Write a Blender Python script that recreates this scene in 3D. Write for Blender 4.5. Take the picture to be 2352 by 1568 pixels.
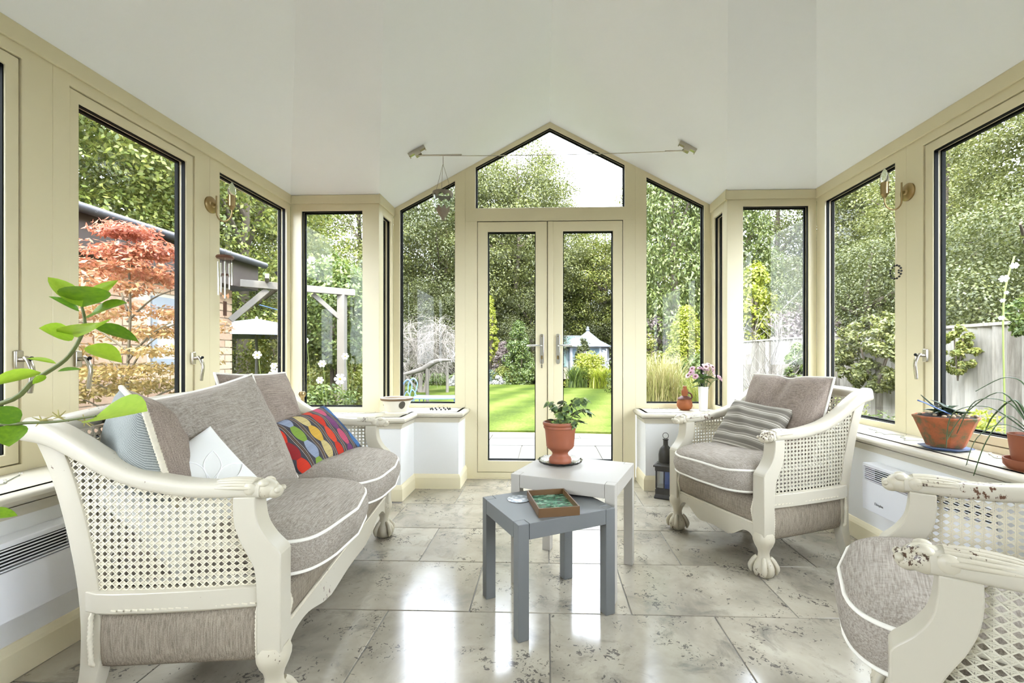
import bpy, bmesh, math, random
from mathutils import Vector, Matrix, noise
R = math.radians
PI = math.pi
scene = bpy.context.scene
COL = scene.collection
for o in list(bpy.data.objects):
    bpy.data.objects.remove(o)

# ------------------------------------------------------------------ camera
cam = bpy.data.cameras.new('camera')
cam.sensor_width = 36.0
cam.lens = 36.0 * 1045.0 / 2352.0
cam.shift_x = -44.0 / 2352.0
cam.shift_y = 32.0 / 2352.0
cam.clip_start = 0.02
cam.clip_end = 400
camo = bpy.data.objects.new('camera', cam)
COL.objects.link(camo)
camo.location = (0, 0, 1.0)
camo.rotation_euler = (R(90), 0, math.atan(35 / 1045.0))
scene.camera = camo

# ------------------------------------------------------------------ world, sun, exposure
world = bpy.data.worlds.new('world')
scene.world = world
world.use_nodes = True
wn = world.node_tree.nodes
bg = wn['Background']
bg.inputs[0].default_value = (0.86, 0.94, 1.06, 1)
bg.inputs[1].default_value = 8.0
sun = bpy.data.lights.new('sun', 'SUN')
sun.energy = 4.5
sun.angle = R(6)
sun.color = (1.0, 0.95, 0.84)
suno = bpy.data.objects.new('sun', sun)
COL.objects.link(suno)
suno.rotation_euler = (R(40), 0, R(-3))   # high, from behind the house: the roof keeps it off the floor
vs = scene.view_settings
vs.view_transform = 'Standard'
vs.look = 'None'
vs.gamma = 1.0
vs.use_curve_mapping = False
vs.exposure = 1.0

# ------------------------------------------------------------------ mesh helpers
def V(*a):
    return Vector(a)

def rot2(p, a):
    c, s = math.cos(a), math.sin(a)
    return (p[0] * c - p[1] * s, p[0] * s + p[1] * c)

class MB:
    """collects shapes, builds ONE mesh object"""
    def __init__(self):
        self.v = []; self.f = []; self.fm = []
    def add(self, verts, faces, m=0):
        n = len(self.v)
        self.v.extend([tuple(p) for p in verts])
        self.f.extend([tuple(i + n for i in q) for q in faces])
        self.fm.extend([m] * len(faces))
        return self
    def box(self, a, b, m=0):
        x0, y0, z0 = a; x1, y1, z1 = b
        vs_ = [(x0, y0, z0), (x1, y0, z0), (x1, y1, z0), (x0, y1, z0), (x0, y0, z1), (x1, y0, z1), (x1, y1, z1), (x0, y1, z1)]
        return self.add(vs_, [(0, 3, 2, 1), (4, 5, 6, 7), (0, 1, 5, 4), (1, 2, 6, 5), (2, 3, 7, 6), (3, 0, 4, 7)], m)
    def obox(self, c, ax, ay, az, m=0):
        """oriented box: centre and three half-extent vectors"""
        c = Vector(c); ax = Vector(ax); ay = Vector(ay); az = Vector(az)
        s = [(-1, -1, -1), (1, -1, -1), (1, 1, -1), (-1, 1, -1), (-1, -1, 1), (1, -1, 1), (1, 1, 1), (-1, 1, 1)]
        return self.add([c + ax * i + ay * j + az * k for i, j, k in s],
                        [(0, 3, 2, 1), (4, 5, 6, 7), (0, 1, 5, 4), (1, 2, 6, 5), (2, 3, 7, 6), (3, 0, 4, 7)], m)
    def prism(self, poly, fn, d0, d1, m=0):
        """polygon (a,b) extruded along d; fn(a,b,d)->xyz"""
        n = len(poly)
        vs_ = [fn(a, b, d0) for a, b in poly] + [fn(a, b, d1) for a, b in poly]
        fs = [tuple(range(n))[::-1], tuple(range(n, 2 * n))]
        fs += [(i, (i + 1) % n, n + (i + 1) % n, n + i) for i in range(n)]
        return self.add(vs_, fs, m)
    def ring(self, outer, inner, fn, d0, d1, m=0):
        """frame between two polygons of equal vertex count, extruded"""
        n = len(outer)
        vs_ = []
        for d in (d0, d1):
            vs_ += [fn(a, b, d) for a, b in outer] + [fn(a, b, d) for a, b in inner]
        fs = []
        for i in range(n):
            j = (i + 1) % n
            fs += [(i, j, n + j, n + i), (2 * n + i, 3 * n + i, 3 * n + j, 2 * n + j),
                   (i, 2 * n + i, 2 * n + j, j), (n + i, n + j, 3 * n + j, 3 * n + i)]
        return self.add(vs_, fs, m)
    def tube(self, path, r, n=8, closed=False, cap=True, m=0, flat=1.0, up=None):
        """round tube along a path; r a number or a list"""
        P = [Vector(p) for p in path]
        k = len(P)
        rs = r if isinstance(r, (list, tuple)) else [r] * k
        vs_ = []; prev = Vector(up) if up else None
        for i in range(k):
            if closed:
                t = P[(i + 1) % k] - P[i - 1]
            else:
                t = P[min(i + 1, k - 1)] - P[max(i - 1, 0)]
            if t.length < 1e-9: t = Vector((0, 0, 1))
            t.normalize()
            if prev is None:
                prev = Vector((0, 0, 1)) if abs(t.z) < 0.9 else Vector((1, 0, 0))
            nrm = prev - t * prev.dot(t)
            if nrm.length < 1e-6:
                nrm = t.orthogonal()
            nrm.normalize(); prev = nrm
            b = t.cross(nrm)
            for j in range(n):
                a = 2 * PI * j / n
                vs_.append(P[i] + (nrm * math.cos(a) * flat + b * math.sin(a)) * rs[i])
        fs = []
        for i in range(k if closed else k - 1):
            i2 = (i + 1) % k
            for j in range(n):
                j2 = (j + 1) % n
                fs.append((i * n + j, i * n + j2, i2 * n + j2, i2 * n + j))
        if cap and not closed:
            fs.append(tuple(range(n))[::-1]); fs.append(tuple(range((k - 1) * n, k * n)))
        return self.add(vs_, fs, m)
    def sweep(self, path, prof, side, cap=True, m=0):
        """sweep a profile. path pts; prof(i)-> list of (s,u) offsets; side vector fixed: s along side, u along side x tangent"""
        P = [Vector(p) for p in path]; k = len(P); vs_ = []
        sd = Vector(side).normalized(); n = None
        for i in range(k):
            t = (P[min(i + 1, k - 1)] - P[max(i - 1, 0)]).normalized()
            u = sd.cross(t); u.normalize()
            pr = prof(i); n = len(pr)
            for a, b in pr:
                vs_.append(P[i] + sd * a + u * b)
        fs = []
        for i in range(k - 1):
            for j in range(n):
                j2 = (j + 1) % n
                fs.append((i * n + j, i * n + j2, (i + 1) * n + j2, (i + 1) * n + j))
        if cap:
            fs.append(tuple(range(n))[::-1]); fs.append(tuple(range((k - 1) * n, k * n)))
        return self.add(vs_, fs, m)
    def lathe(self, prof, c=(0, 0, 0), n=24, m=0, fr=None):
        """prof list of (r,z), about vertical axis at c; fr(angle,i) optional radius multiplier"""
        vs_ = []
        for i, (r, z) in enumerate(prof):
            for j in range(n):
                a = 2 * PI * j / n
                rr = r * (fr(a, i) if fr else 1)
                vs_.append((c[0] + rr * math.cos(a), c[1] + rr * math.sin(a), c[2] + z))
        fs = []
        for i in range(len(prof) - 1):
            for j in range(n):
                j2 = (j + 1) % n
                fs.append((i * n + j, i * n + j2, (i + 1) * n + j2, (i + 1) * n + j))
        if prof[0][0] > 1e-6: fs.append(tuple(range(n))[::-1])
        if prof[-1][0] > 1e-6: fs.append(tuple(range((len(prof) - 1) * n, len(prof) * n)))
        return self.add(vs_, fs, m)
    def sphere(self, c, r, n=12, k=8, m=0):
        rx, ry, rz = r if isinstance(r, (list, tuple)) else (r, r, r)
        vs_ = []
        for i in range(k + 1):
            ph = PI * i / k
            for j in range(n):
                a = 2 * PI * j / n
                vs_.append((c[0] + rx * math.sin(ph) * math.cos(a), c[1] + ry * math.sin(ph) * math.sin(a), c[2] - rz * math.cos(ph)))
        fs = [(i * n + j, i * n + (j + 1) % n, (i + 1) * n + (j + 1) % n, (i + 1) * n + j) for i in range(k) for j in range(n)]
        return self.add(vs_, fs, m)
    def grid(self, fn, nu, nv, m=0, wrap_u=False):
        vs_ = [fn(i / nu, j / nv) for j in range(nv + 1) for i in range(nu + (0 if wrap_u else 1))]
        w = nu if wrap_u else nu + 1
        fs = []
        for j in range(nv):
            for i in range(nu):
                i2 = (i + 1) % w if wrap_u else i + 1
                fs.append((j * w + i, j * w + i2, (j + 1) * w + i2, (j + 1) * w + i))
        return self.add(vs_, fs, m)
    def mesh(self, name, mats, smooth=None):
        me = bpy.data.meshes.new(name)
        me.from_pydata(self.v, [], self.f)
        if not isinstance(mats, (list, tuple)): mats = [mats]
        for mt in mats: me.materials.append(mt)
        if len(mats) > 1: me.polygons.foreach_set('material_index', self.fm)
        bm = bmesh.new(); bm.from_mesh(me)
        bmesh.ops.remove_doubles(bm, verts=bm.verts, dist=1e-6)
        bmesh.ops.recalc_face_normals(bm, faces=bm.faces)
        bm.to_mesh(me); bm.free()
        if smooth is not None:
            me.shade_smooth()
            if smooth < 180: me.set_sharp_from_angle(angle=R(smooth))
        me.update()
        return me
    def build(self, name, mats, parent=None, smooth=None, bevel=0, seg=2, loc=None, rz=0, raw=False):
        if raw:
            me = bpy.data.meshes.new(name)
            me.from_pydata(self.v, [], self.f)
            if not isinstance(mats, (list, tuple)): mats = [mats]
            for mt in mats: me.materials.append(mt)
            if len(mats) > 1: me.polygons.foreach_set('material_index', self.fm)
            if smooth is not None: me.shade_smooth()
        else:
            me = self.mesh(name, mats, smooth)
        return link(name, me, parent, loc, rz, bevel, seg)

def link(name, me, parent=None, loc=None, rz=0, bevel=0, seg=2):
    o = bpy.data.objects.new(name, me)
    COL.objects.link(o)
    if parent is not None: o.parent = parent
    if loc is not None: o.location = loc
    if rz: o.rotation_euler = (0, 0, rz)
    if bevel:
        b = o.modifiers.new('bevel', 'BEVEL'); b.width = bevel; b.segments = seg; b.limit_method = 'ANGLE'; b.angle_limit = R(40)
    return o

def tag(o, label, cat, group=None, kind=None):
    o['label'] = label; o['category'] = cat
    if group: o['group'] = group
    if kind: o['kind'] = kind
    return o

def structure(o, label=None):
    o['kind'] = 'structure'
    if label: o['label'] = label
    return o

def empty(name, loc=(0, 0, 0), rz=0, label=None, cat=None, group=None):
    o = bpy.data.objects.new(name, None)
    COL.objects.link(o); o.location = loc; o.rotation_euler = (0, 0, rz); o.empty_display_size = 0.05
    if label: tag(o, label, cat, group)
    return o

def kids(o):
    return [c for c in bpy.data.objects if c.parent == o]

def copy_tree(o, parent=None):
    c = o.copy(); COL.objects.link(c); c.parent = parent
    for ch in kids(o): copy_tree(ch, c)
    return c

def lerp(a, b, t): return a + (b - a) * t

def spline(pts, n=8):
    """Catmull-Rom through points"""
    P = [Vector(p) for p in pts]; out = []
    for i in range(len(P) - 1):
        p0 = P[max(i - 1, 0)]; p1 = P[i]; p2 = P[i + 1]; p3 = P[min(i + 2, len(P) - 1)]
        for k in range(n):
            t = k / n
            out.append(0.5 * ((2 * p1) + (-p0 + p2) * t + (2 * p0 - 5 * p1 + 4 * p2 - p3) * t * t + (-p0 + 3 * p1 - 3 * p2 + p3) * t ** 3))
    out.append(P[-1])
    return out

def rrect(w, h, r, n=3):
    """rounded rectangle profile, half sizes"""
    pts = []
    for cx, cy, a0 in ((w - r, h - r, 0), (-w + r, h - r, 90), (-w + r, -h + r, 180), (w - r, -h + r, 270)):
        for i in range(n + 1):
            a = R(a0 + 90 * i / n); pts.append((cx + r * math.cos(a), cy + r * math.sin(a)))
    return pts

# ------------------------------------------------------------------ materials
def lin(r, g, b):
    f = lambda c: c / 12.92 if c <= 0.04045 else ((c + 0.055) / 1.055) ** 2.4
    return (f(r / 255), f(g / 255), f(b / 255), 1)

class NT:
    def __init__(self, name):
        self.m = bpy.data.materials.new(name); self.m.use_nodes = True
        self.t = self.m.node_tree; self.n = self.t.nodes; self.p = self.n['Principled BSDF']; self.out = self.n['Material Output']
    def node(self, typ, **kw):
        nd = self.n.new(typ)
        for k, v in kw.items(): setattr(nd, k, v)
        return nd
    def l(self, a, b): self.t.links.new(a, b)
    def coords(self, kind='Object', scale=(1, 1, 1), rot=(0, 0, 0), loc=None):
        tc = self.node('ShaderNodeTexCoord'); mp = self.node('ShaderNodeMapping')
        self.l(tc.outputs[kind], mp.inputs[0]); mp.inputs['Scale'].default_value = scale; mp.inputs['Rotation'].default_value = rot
        if loc is not None: self.l(loc, mp.inputs['Location'])
        return mp.outputs[0]
    def noise(self, vec=None, scale=5, detail=3, rough=0.5, dist=0):
        nd = self.node('ShaderNodeTexNoise'); nd.inputs['Scale'].default_value = scale; nd.inputs['Detail'].default_value = detail
        nd.inputs['Roughness'].default_value = rough; nd.inputs['Distortion'].default_value = dist
        if vec is not None: self.l(vec, nd.inputs['Vector'])
        return nd.outputs['Fac']
    def ramp(self, fac, stops, interp='LINEAR'):
        nd = self.node('ShaderNodeValToRGB'); cr = nd.color_ramp; cr.interpolation = interp
        while len(cr.elements) < len(stops): cr.elements.new(0.5)
        for e, (p, c) in zip(cr.elements, stops):
            e.position = p; e.color = c if len(c) == 4 else (*c, 1)
        self.l(fac, nd.inputs[0]); return nd.outputs[0]
    def mix(self, fac, a, b, mode='MIX'):
        nd = self.node('ShaderNodeMix', data_type='RGBA', blend_type=mode)
        for s, v in ((0, fac), (6, a), (7, b)):
            if hasattr(v, 'is_linked'): self.l(v, nd.inputs[s])
            elif s == 0: nd.inputs[0].default_value = v
            else: nd.inputs[s].default_value = v
        return nd.outputs[2]
    def math(self, op, a, b=0.0):
        nd = self.node('ShaderNodeMath', operation=op)
        for i, v in enumerate((a, b)):
            if hasattr(v, 'is_linked'): self.l(v, nd.inputs[i])
            else: nd.inputs[i].default_value = v
        return nd.outputs[0]
    def bump(self, h, strength=0.3, dist=0.002):
        nd = self.node('ShaderNodeBump'); nd.inputs['Strength'].default_value = strength; nd.inputs['Distance'].default_value = dist
        self.l(h, nd.inputs['Height']); self.l(nd.outputs[0], self.p.inputs['Normal'])
    def set(self, col=None, rough=None, metal=None, spec=None, **kw):
        if col is not None:
            if hasattr(col, 'is_linked'): self.l(col, self.p.inputs['Base Color'])
            else: self.p.inputs['Base Color'].default_value = col
        if rough is not None:
            if hasattr(rough, 'is_linked'): self.l(rough, self.p.inputs['Roughness'])
            else: self.p.inputs['Roughness'].default_value = rough
        if metal is not None: self.p.inputs['Metallic'].default_value = metal
        if spec is not None: self.p.inputs['Specular IOR Level'].default_value = spec
        for k, v in kw.items(): self.p.inputs[k].default_value = v
        return self.m

def plain(name, col, rough=0.5, metal=0.0, spec=0.5, var=0.06, scale=6.0, bump=0.0, **kw):
    """one colour with faint procedural variation"""
    t = NT(name)
    n = t.noise(t.coords('Object'), scale, 4, 0.6)
    c2 = tuple(x * (1 - var) for x in col[:3]) + (1,)
    t.set(t.mix(n, c2, col), rough, metal, spec, **kw)
    if bump: t.bump(t.noise(t.coords('Object'), scale * 12, 3), bump, 0.002)
    return t.m

def painted(name, col, wear_col, rough=0.35, wear=0.5, scale=9.0):
    """painted wood with chips of bare timber showing"""
    t = NT(name)
    vec = t.coords('Object')
    n1 = t.noise(vec, 3.0, 4, 0.6)
    base = t.mix(n1, tuple(x * 0.95 for x in col[:3]) + (1,), col)
    v2 = t.coords('Object', (1.6, 1.6, 1.0))
    chips = t.noise(v2, scale * 4, 5, 0.62)
    area = t.noise(vec, scale * 0.55, 2, 0.5)
    k = t.math('MULTIPLY', chips, area)
    mask = t.ramp(k, [(0.40 + (1 - wear) * 0.12, (0, 0, 0)), (0.42 + (1 - wear) * 0.12, (1, 1, 1))])
    t.set(t.mix(mask, base, wear_col), rough)
    return t.m

def glass_pane(name, tint=(1, 1, 1, 1), refl=0.9, base=0.009):
    t = NT(name)
    t.n.remove(t.p)
    tr = t.node('ShaderNodeBsdfTransparent'); tr.inputs[0].default_value = tint
    gl = t.node('ShaderNodeBsdfGlossy'); gl.inputs['Roughness'].default_value = 0.02; gl.inputs['Color'].default_value = (refl, refl, refl, 1)
    lw = t.node('ShaderNodeLayerWeight'); lw.inputs[0].default_value = 0.5
    fr = t.math('ADD', t.math('MULTIPLY', t.math('POWER', lw.outputs['Facing'], 5.0), 0.5), base)
    mx = t.node('ShaderNodeMixShader')
    t.l(fr, mx.inputs[0]); t.l(tr.outputs[0], mx.inputs[1]); t.l(gl.outputs[0], mx.inputs[2]); t.l(mx.outputs[0], t.out.inputs[0])
    return t.m

CREAM = lin(225, 215, 180)
M_frame = plain('cream_frame', CREAM, 0.32, var=0.03)
M_sill = plain('cream_sill', lin(202, 195, 175), 0.42, var=0.03)
M_skirt = plain('cream_skirting', lin(236, 226, 192), 0.4, var=0.03)
M_wall = plain('white_wall', lin(232, 232, 229), 0.7, var=0.03, bump=0.05)
M_ceil = plain('white_ceiling', lin(244, 246, 248), 0.85, var=0.02, bump=0.03)
M_gasket = plain('black_gasket', (0.010, 0.011, 0.010, 1), 0.75, spec=0.15)
M_glass = glass_pane('pane_glass')
M_chrome = plain('brushed_nickel', (0.52, 0.48, 0.40, 1), 0.25, 1.0, var=0.05)
M_chrome2 = plain('polished_chrome', (0.85, 0.85, 0.85, 1), 0.08, 1.0, var=0.02)
M_brass = plain('antique_brass', (0.42, 0.31, 0.15, 1), 0.3, 1.0, var=0.2)
M_white = painted('white_painted_wood', lin(194, 187, 168), lin(92, 62, 42), 0.34, 0.9)
M_whitex = painted('worn_white_carving', lin(195, 187, 165), lin(78, 56, 40), 0.38, 1.36, 20.0)
# ------------------------------------------------------------------ room shell
XL, XR, YF, YG = -1.925, 1.955, 3.36, 3.68
XBL, XBR, ZE = -1.25, 1.315, 2.2
RX, RZ, YB = 0.028, 2.886, -1.4
ZS = 0.575                                   # sill top
T = 0.07                                     # frame thickness

# floor: grout bed + every stone tile
t = NT('grout'); t.set(t.mix(t.noise(t.coords('Object'), 60, 3), lin(120, 116, 108), lin(150, 146, 138)), 0.8)
M_grout = t.m
def stone_mat():
    t = NT('fossil_limestone')
    oi = t.node('ShaderNodeObjectInfo')
    off = t.node('ShaderNodeVectorMath', operation='SCALE'); cmb = t.node('ShaderNodeCombineXYZ')
    t.l(oi.outputs['Random'], cmb.inputs[0]); t.l(oi.outputs['Random'], cmb.inputs[1])
    t.l(cmb.outputs[0], off.inputs[0]); off.inputs['Scale'].default_value = 37.0
    vec = t.coords('Object', (1, 1, 1), (0, 0, 0.4), off.outputs[0])
    big = t.noise(vec, 3.2, 5, 0.62, 0.4)
    col = t.ramp(big, [(0.3, lin(136, 129, 114)), (0.5, lin(165, 157, 140)), (0.7, lin(181, 174, 156))])
    # grey clouding, more on some tiles
    cl = t.noise(vec, 7, 6, 0.7, 0.6)
    m1 = t.ramp(cl, [(0.52, (0, 0, 0)), (0.72, (1, 1, 1))])
    m1 = t.math('MULTIPLY', m1, t.math('ADD', t.math('MULTIPLY', oi.outputs['Random'], 0.6), 0.35))
    col = t.mix(m1, col, lin(102, 98, 90))
    # dark fossil flecks, grouped
    fl = t.noise(vec, 55, 3, 0.55, 1.2)
    grp = t.noise(vec, 6.5, 4, 0.65)
    m2 = t.ramp(t.math('MULTIPLY', fl, grp), [(0.335, (0, 0, 0)), (0.365, (1, 1, 1))])
    col = t.mix(t.math('MULTIPLY', m2, 0.8), col, lin(70, 66, 62))
    # curled shell outlines
    vo = t.node('ShaderNodeTexVoronoi', feature='F1'); vo.inputs['Scale'].default_value = 7.0; vo.inputs['Randomness'].default_value = 1.0
    wv = t.node('ShaderNodeVectorMath', operation='ADD')
    nz = t.node('ShaderNodeTexNoise'); nz.inputs['Scale'].default_value = 14; t.l(vec, nz.inputs['Vector'])
    sc = t.node('ShaderNodeVectorMath', operation='SCALE'); sc.inputs['Scale'].default_value = 0.09
    t.l(nz.outputs['Color'], sc.inputs[0]); t.l(vec, wv.inputs[0]); t.l(sc.outputs[0], wv.inputs[1]); t.l(wv.outputs[0], vo.inputs['Vector'])
    rg = t.ramp(vo.outputs['Distance'], [(0.115, (0, 0, 0)), (0.14, (1, 1, 1)), (0.165, (1, 1, 1)), (0.19, (0, 0, 0))])
    gate = t.ramp(t.noise(vec, 5.2, 2), [(0.55, (0, 0, 0)), (0.6, (1, 1, 1))])
    brk = t.ramp(t.noise(vec, 17, 2), [(0.46, (0, 0, 0)), (0.54, (1, 1, 1))])
    m3 = t.math('MULTIPLY', t.math('MULTIPLY', rg, gate), brk)
    col = t.mix(t.math('MULTIPLY', m3, 0.75), col, lin(84, 80, 76))
    rough = t.ramp(big, [(0.3, (0.16, 0.16, 0.16)), (0.7, (0.1, 0.1, 0.1))])
    t.set(col, rough, spec=0.5)
    return t.m
M_stone = stone_mat()
b = MB(); b.box((XL - 0.1, YB, -0.06), (XR + 0.1, YG + 0.06, -0.0035))
floor = structure(b.build('floor', M_grout), 'polished pale fossil limestone tile floor')
TL, TW, J = 0.632, 0.4256, 0.0045
tile_cache = {}
def tile(x0, x1, y0, y1):
    if x1 - x0 < 0.03 or y1 - y0 < 0.03: return
    key = (round(x1 - x0, 4), round(y1 - y0, 4))
    if key not in tile_cache:
        w, h = key[0] / 2 - J / 2, key[1] / 2 - J / 2; e = 0.0015
        q = MB()
        q.add([(-w, -h, -0.02), (w, -h, -0.02), (w, h, -0.02), (-w, h, -0.02), (-w, -h, -e), (w, -h, -e), (w, h, -e), (-w, h, -e),
               (-w + e, -h + e, 0), (w - e, -h + e, 0), (w - e, h - e, 0), (-w + e, h - e, 0)],
              [(0, 1, 5, 4), (1, 2, 6, 5), (2, 3, 7, 6), (3, 0, 4, 7), (4, 5, 9, 8), (5, 6, 10, 9), (6, 7, 11, 10), (7, 4, 8, 11), (8, 9, 10, 11)])
        tile_cache[key] = q.mesh('tile', M_stone)
    o = link('tile', tile_cache[key], floor, ((x0 + x1) / 2, (y0 + y1) / 2, 0))
for r in range(-7, 6):
    y0 = 1.768 + r * TW; y1 = y0 + TW
    xa, xb = -1.64, 1.69
    if y0 > 3.4: xa, xb = -0.65, 0.725
    elif y0 > 3.0: xa, xb = -0.985, 1.045
    y0c, y1c = max(y0, YB), min(y1, YG)
    off = 0.33 if r % 2 == 0 else 0.012
    for k in range(-4, 5):
        a = off + k * TL
        tile(max(a, xa), min(a + TL, xb), y0c, y1c)

# ceiling: hipped plaster slopes meeting over the room
def ceil_build():
    q = MB()
    boss = (RX, 0.05)
    polys = [
        [(XBL, YG + .1, ZE), (XBL, YF, ZE), (*boss, RZ), (RX, YG + .1, RZ)],
        [(XBL, YF, ZE), (XL, YF, ZE), (*boss, RZ)],
        [(XL, YF, ZE), (XL, YB, ZE), (RX, YB, RZ), (*boss, RZ)],
        [(XBR, YG + .1, ZE), (XBR, YF, ZE), (*boss, RZ), (RX, YG + .1, RZ)],
        [(XBR, YF, ZE), (XR, YF, ZE), (*boss, RZ)],
        [(XR, YF, ZE), (XR, YB, ZE), (RX, YB, RZ), (*boss, RZ)]]
    for p in polys:
        n = len(p)
        q.add(list(p) + [(x, y, z + 0.22) for x, y, z in p], [tuple(range(n)), tuple(range(n, 2 * n))] + [(i, (i + 1) % n, n + (i + 1) % n, n + i) for i in range(n)])
    return structure(q.build('ceiling', M_ceil), 'white plastered hipped ceiling')
ceil_build()
# eaves and gutter board outside so no light leaks over the wall heads
q = MB()
q.box((XL - 0.3, YB, ZE), (XL, YF + 0.2, ZE + 0.22)); q.box((XR, YB, ZE), (XR + 0.3, YF + 0.2, ZE + 0.22))
q.box((XL - 0.3, YF, ZE), (XBL - 0.05, YF + 0.25, ZE + 0.22)); q.box((XBR + 0.05, YF, ZE), (XR + 0.3, YF + 0.25, ZE + 0.22))
structure(q.build('trim_3', M_frame), 'cream eaves board')

# dwarf walls
P_xy = lambda a, c, d: (a, c, d)
OUT = 0.12
wl = [(XL - OUT, YB), (XL - OUT, YF + OUT), (XBL - OUT, YF + OUT), (XBL - OUT, YG + OUT), (-0.66, YG + OUT), (-0.66, 3.40), (-1.0, 3.40), (-1.0, 3.095), (-1.655, 3.095), (-1.655, YB)]
wr = [(XR + OUT, YB), (XR + OUT, YF + OUT), (XBR + OUT, YF + OUT), (XBR + OUT, YG + OUT), (0.735, YG + OUT), (0.735, 3.40), (1.06, 3.40), (1.06, 3.095), (1.705, 3.095), (1.705, YB)]
for nm, w in (('wall_left', wl), ('wall_right', wr)):
    q = MB(); q.prism(w, P_xy, -0.05, 0.535)
    structure(q.build(nm, M_wall), 'low white plastered wall under the %s windows' % nm[5:])
q = MB(); q.prism([(XL - OUT, -.05), (XR + OUT, -.05), (XR + OUT, ZE), (RX, RZ + .05), (XL - OUT, ZE)], lambda a, b_, d: (a, d, b_), YB - 0.12, YB)
structure(q.build('wall_back', M_wall))

# sills: board with rounded nose + small moulding under it
def offset_path(pts, d):
    """offset an open axis-aligned polyline to its right by d"""
    out = []
    for i, p in enumerate(pts):
        p = Vector((p[0], p[1]))
        ds = []
        if i > 0: ds.append((p - Vector(pts[i - 1][:2])).normalized())
        if i < len(pts) - 1: ds.append((Vector(pts[i + 1][:2]) - p).normalized())
        ns = [Vector((v.y, -v.x)) for v in ds]
        if len(ns) == 1: out.append(p + ns[0] * d)
        else:
            m = ns[0] + ns[1]
            if abs(ns[0].dot(ns[1])) > 0.99: out.append(p + ns[0] * d)
            else: out.append(p + m * d)
    return [(p.x, p.y) for p in out]
def moulding(path, prof, sgn):
    """prof: list of (outwards, z); path on the wall face; returns MB"""
    q = MB(); n = len(prof); k = len(path); vs_ = []
    cols = [offset_path(path, sgn * o) for o, z in prof]
    for i in range(k):
        for j in range(n): vs_.append((cols[j][i][0], cols[j][i][1], prof[j][1]))
    fs = [(i * n + j, i * n + (j + 1) % n, (i + 1) * n + (j + 1) % n, (i + 1) * n + j) for i in range(k - 1) for j in range(n)]
    fs += [tuple(range(n)), tuple(range((k - 1) * n, k * n))]
    return q.add(vs_, fs)
pathL = [(-1.655, YB), (-1.655, 3.095), (-1.0, 3.095), (-1.0, 3.40), (-0.66, 3.40), (-0.66, YG)]
pathR = [(1.705, YB), (1.705, 3.095), (1.06, 3.095), (1.06, 3.40), (0.735, 3.40), (0.735, YG)]
nose = [(-0.02, 0.535), (0.012, 0.535), (0.03, 0.539), (0.038, 0.547), (0.041, 0.556), (0.038, 0.566), (0.030, 0.573), (0.02, ZS), (-0.02, ZS)]
cove = [(-0.005, 0.497), (0.006, 0.497), (0.008, 0.509), (0.014, 0.521), (0.026, 0.531), (0.03, 0.536), (-0.005, 0.536)]
skirt = [(-0.002, 0.0), (0.016, 0.0), (0.016, 0.082), (0.012, 0.094), (0.005, 0.108), (-0.002, 0.110)]
for nm, path, sg, side in (('left', pathL, 1, -1), ('right', pathR, -1, 1)):
    q = moulding(path, nose, sg)
    if side < 0: poly = [(XL - T, YB), (XL - T, YF + T), (XBL - T, YF + T), (XBL - T, YG + T), (-0.66, YG + T), (-0.66, 3.40), (-1.0, 3.40), (-1.0, 3.095), (-1.655, 3.095), (-1.655, YB)]
    else: poly = [(XR + T, YB), (XR + T, YF + T), (XBR + T, YF + T), (XBR + T, YG + T), (0.735, YG + T), (0.735, 3.40), (1.06, 3.40), (1.06, 3.095), (1.705, 3.095), (1.705, YB)]
    q.prism(poly, P_xy, 0.535, ZS)
    c = moulding(path, cove, sg); q.add(c.v, c.f)
    structure(q.build('trim_1' if side < 0 else 'trim_2', M_sill, smooth=35), 'cream window sill with rounded nose on the %s' % nm)
    structure(moulding(path, skirt, sg).build('baseboard_' + nm, M_skirt), 'cream skirting board along the %s wall' % nm)

# ---- frames. a = along the wall, b = height, d = depth outward from the room
FL = lambda a, b_, d: (XL - d, a, b_)
FR = lambda a, b_, d: (XR + d, a, b_)
FF = lambda a, b_, d: (a, YF + d, b_)
FG = lambda a, b_, d: (a, YG + d, b_)
FBL = lambda a, b_, d: (XBL - d, a, b_)
FBR = lambda a, b_, d: (XBR + d, a, b_)
rect = lambda a0, a1, b0, b1: [(a0, b0), (a1, b0), (a1, b1), (a0, b1)]
win_n = [0]
def shrink(poly, e):
    n = len(poly); cx = sum(p[0] for p in poly) / n; out = []
    for i in range(n):
        p0, p1, p2 = Vector(poly[i - 1]), Vector(poly[i]), Vector(poly[(i + 1) % n])
        d1 = (p1 - p0).normalized(); d2 = (p2 - p1).normalized()
        n1 = Vector((-d1.y, d1.x)); n2 = Vector((-d2.y, d2.x))
        k = 1 + n1.dot(n2)
        out.append(tuple(p1 + (n1 + n2) * (e / k)))
    return out
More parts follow.
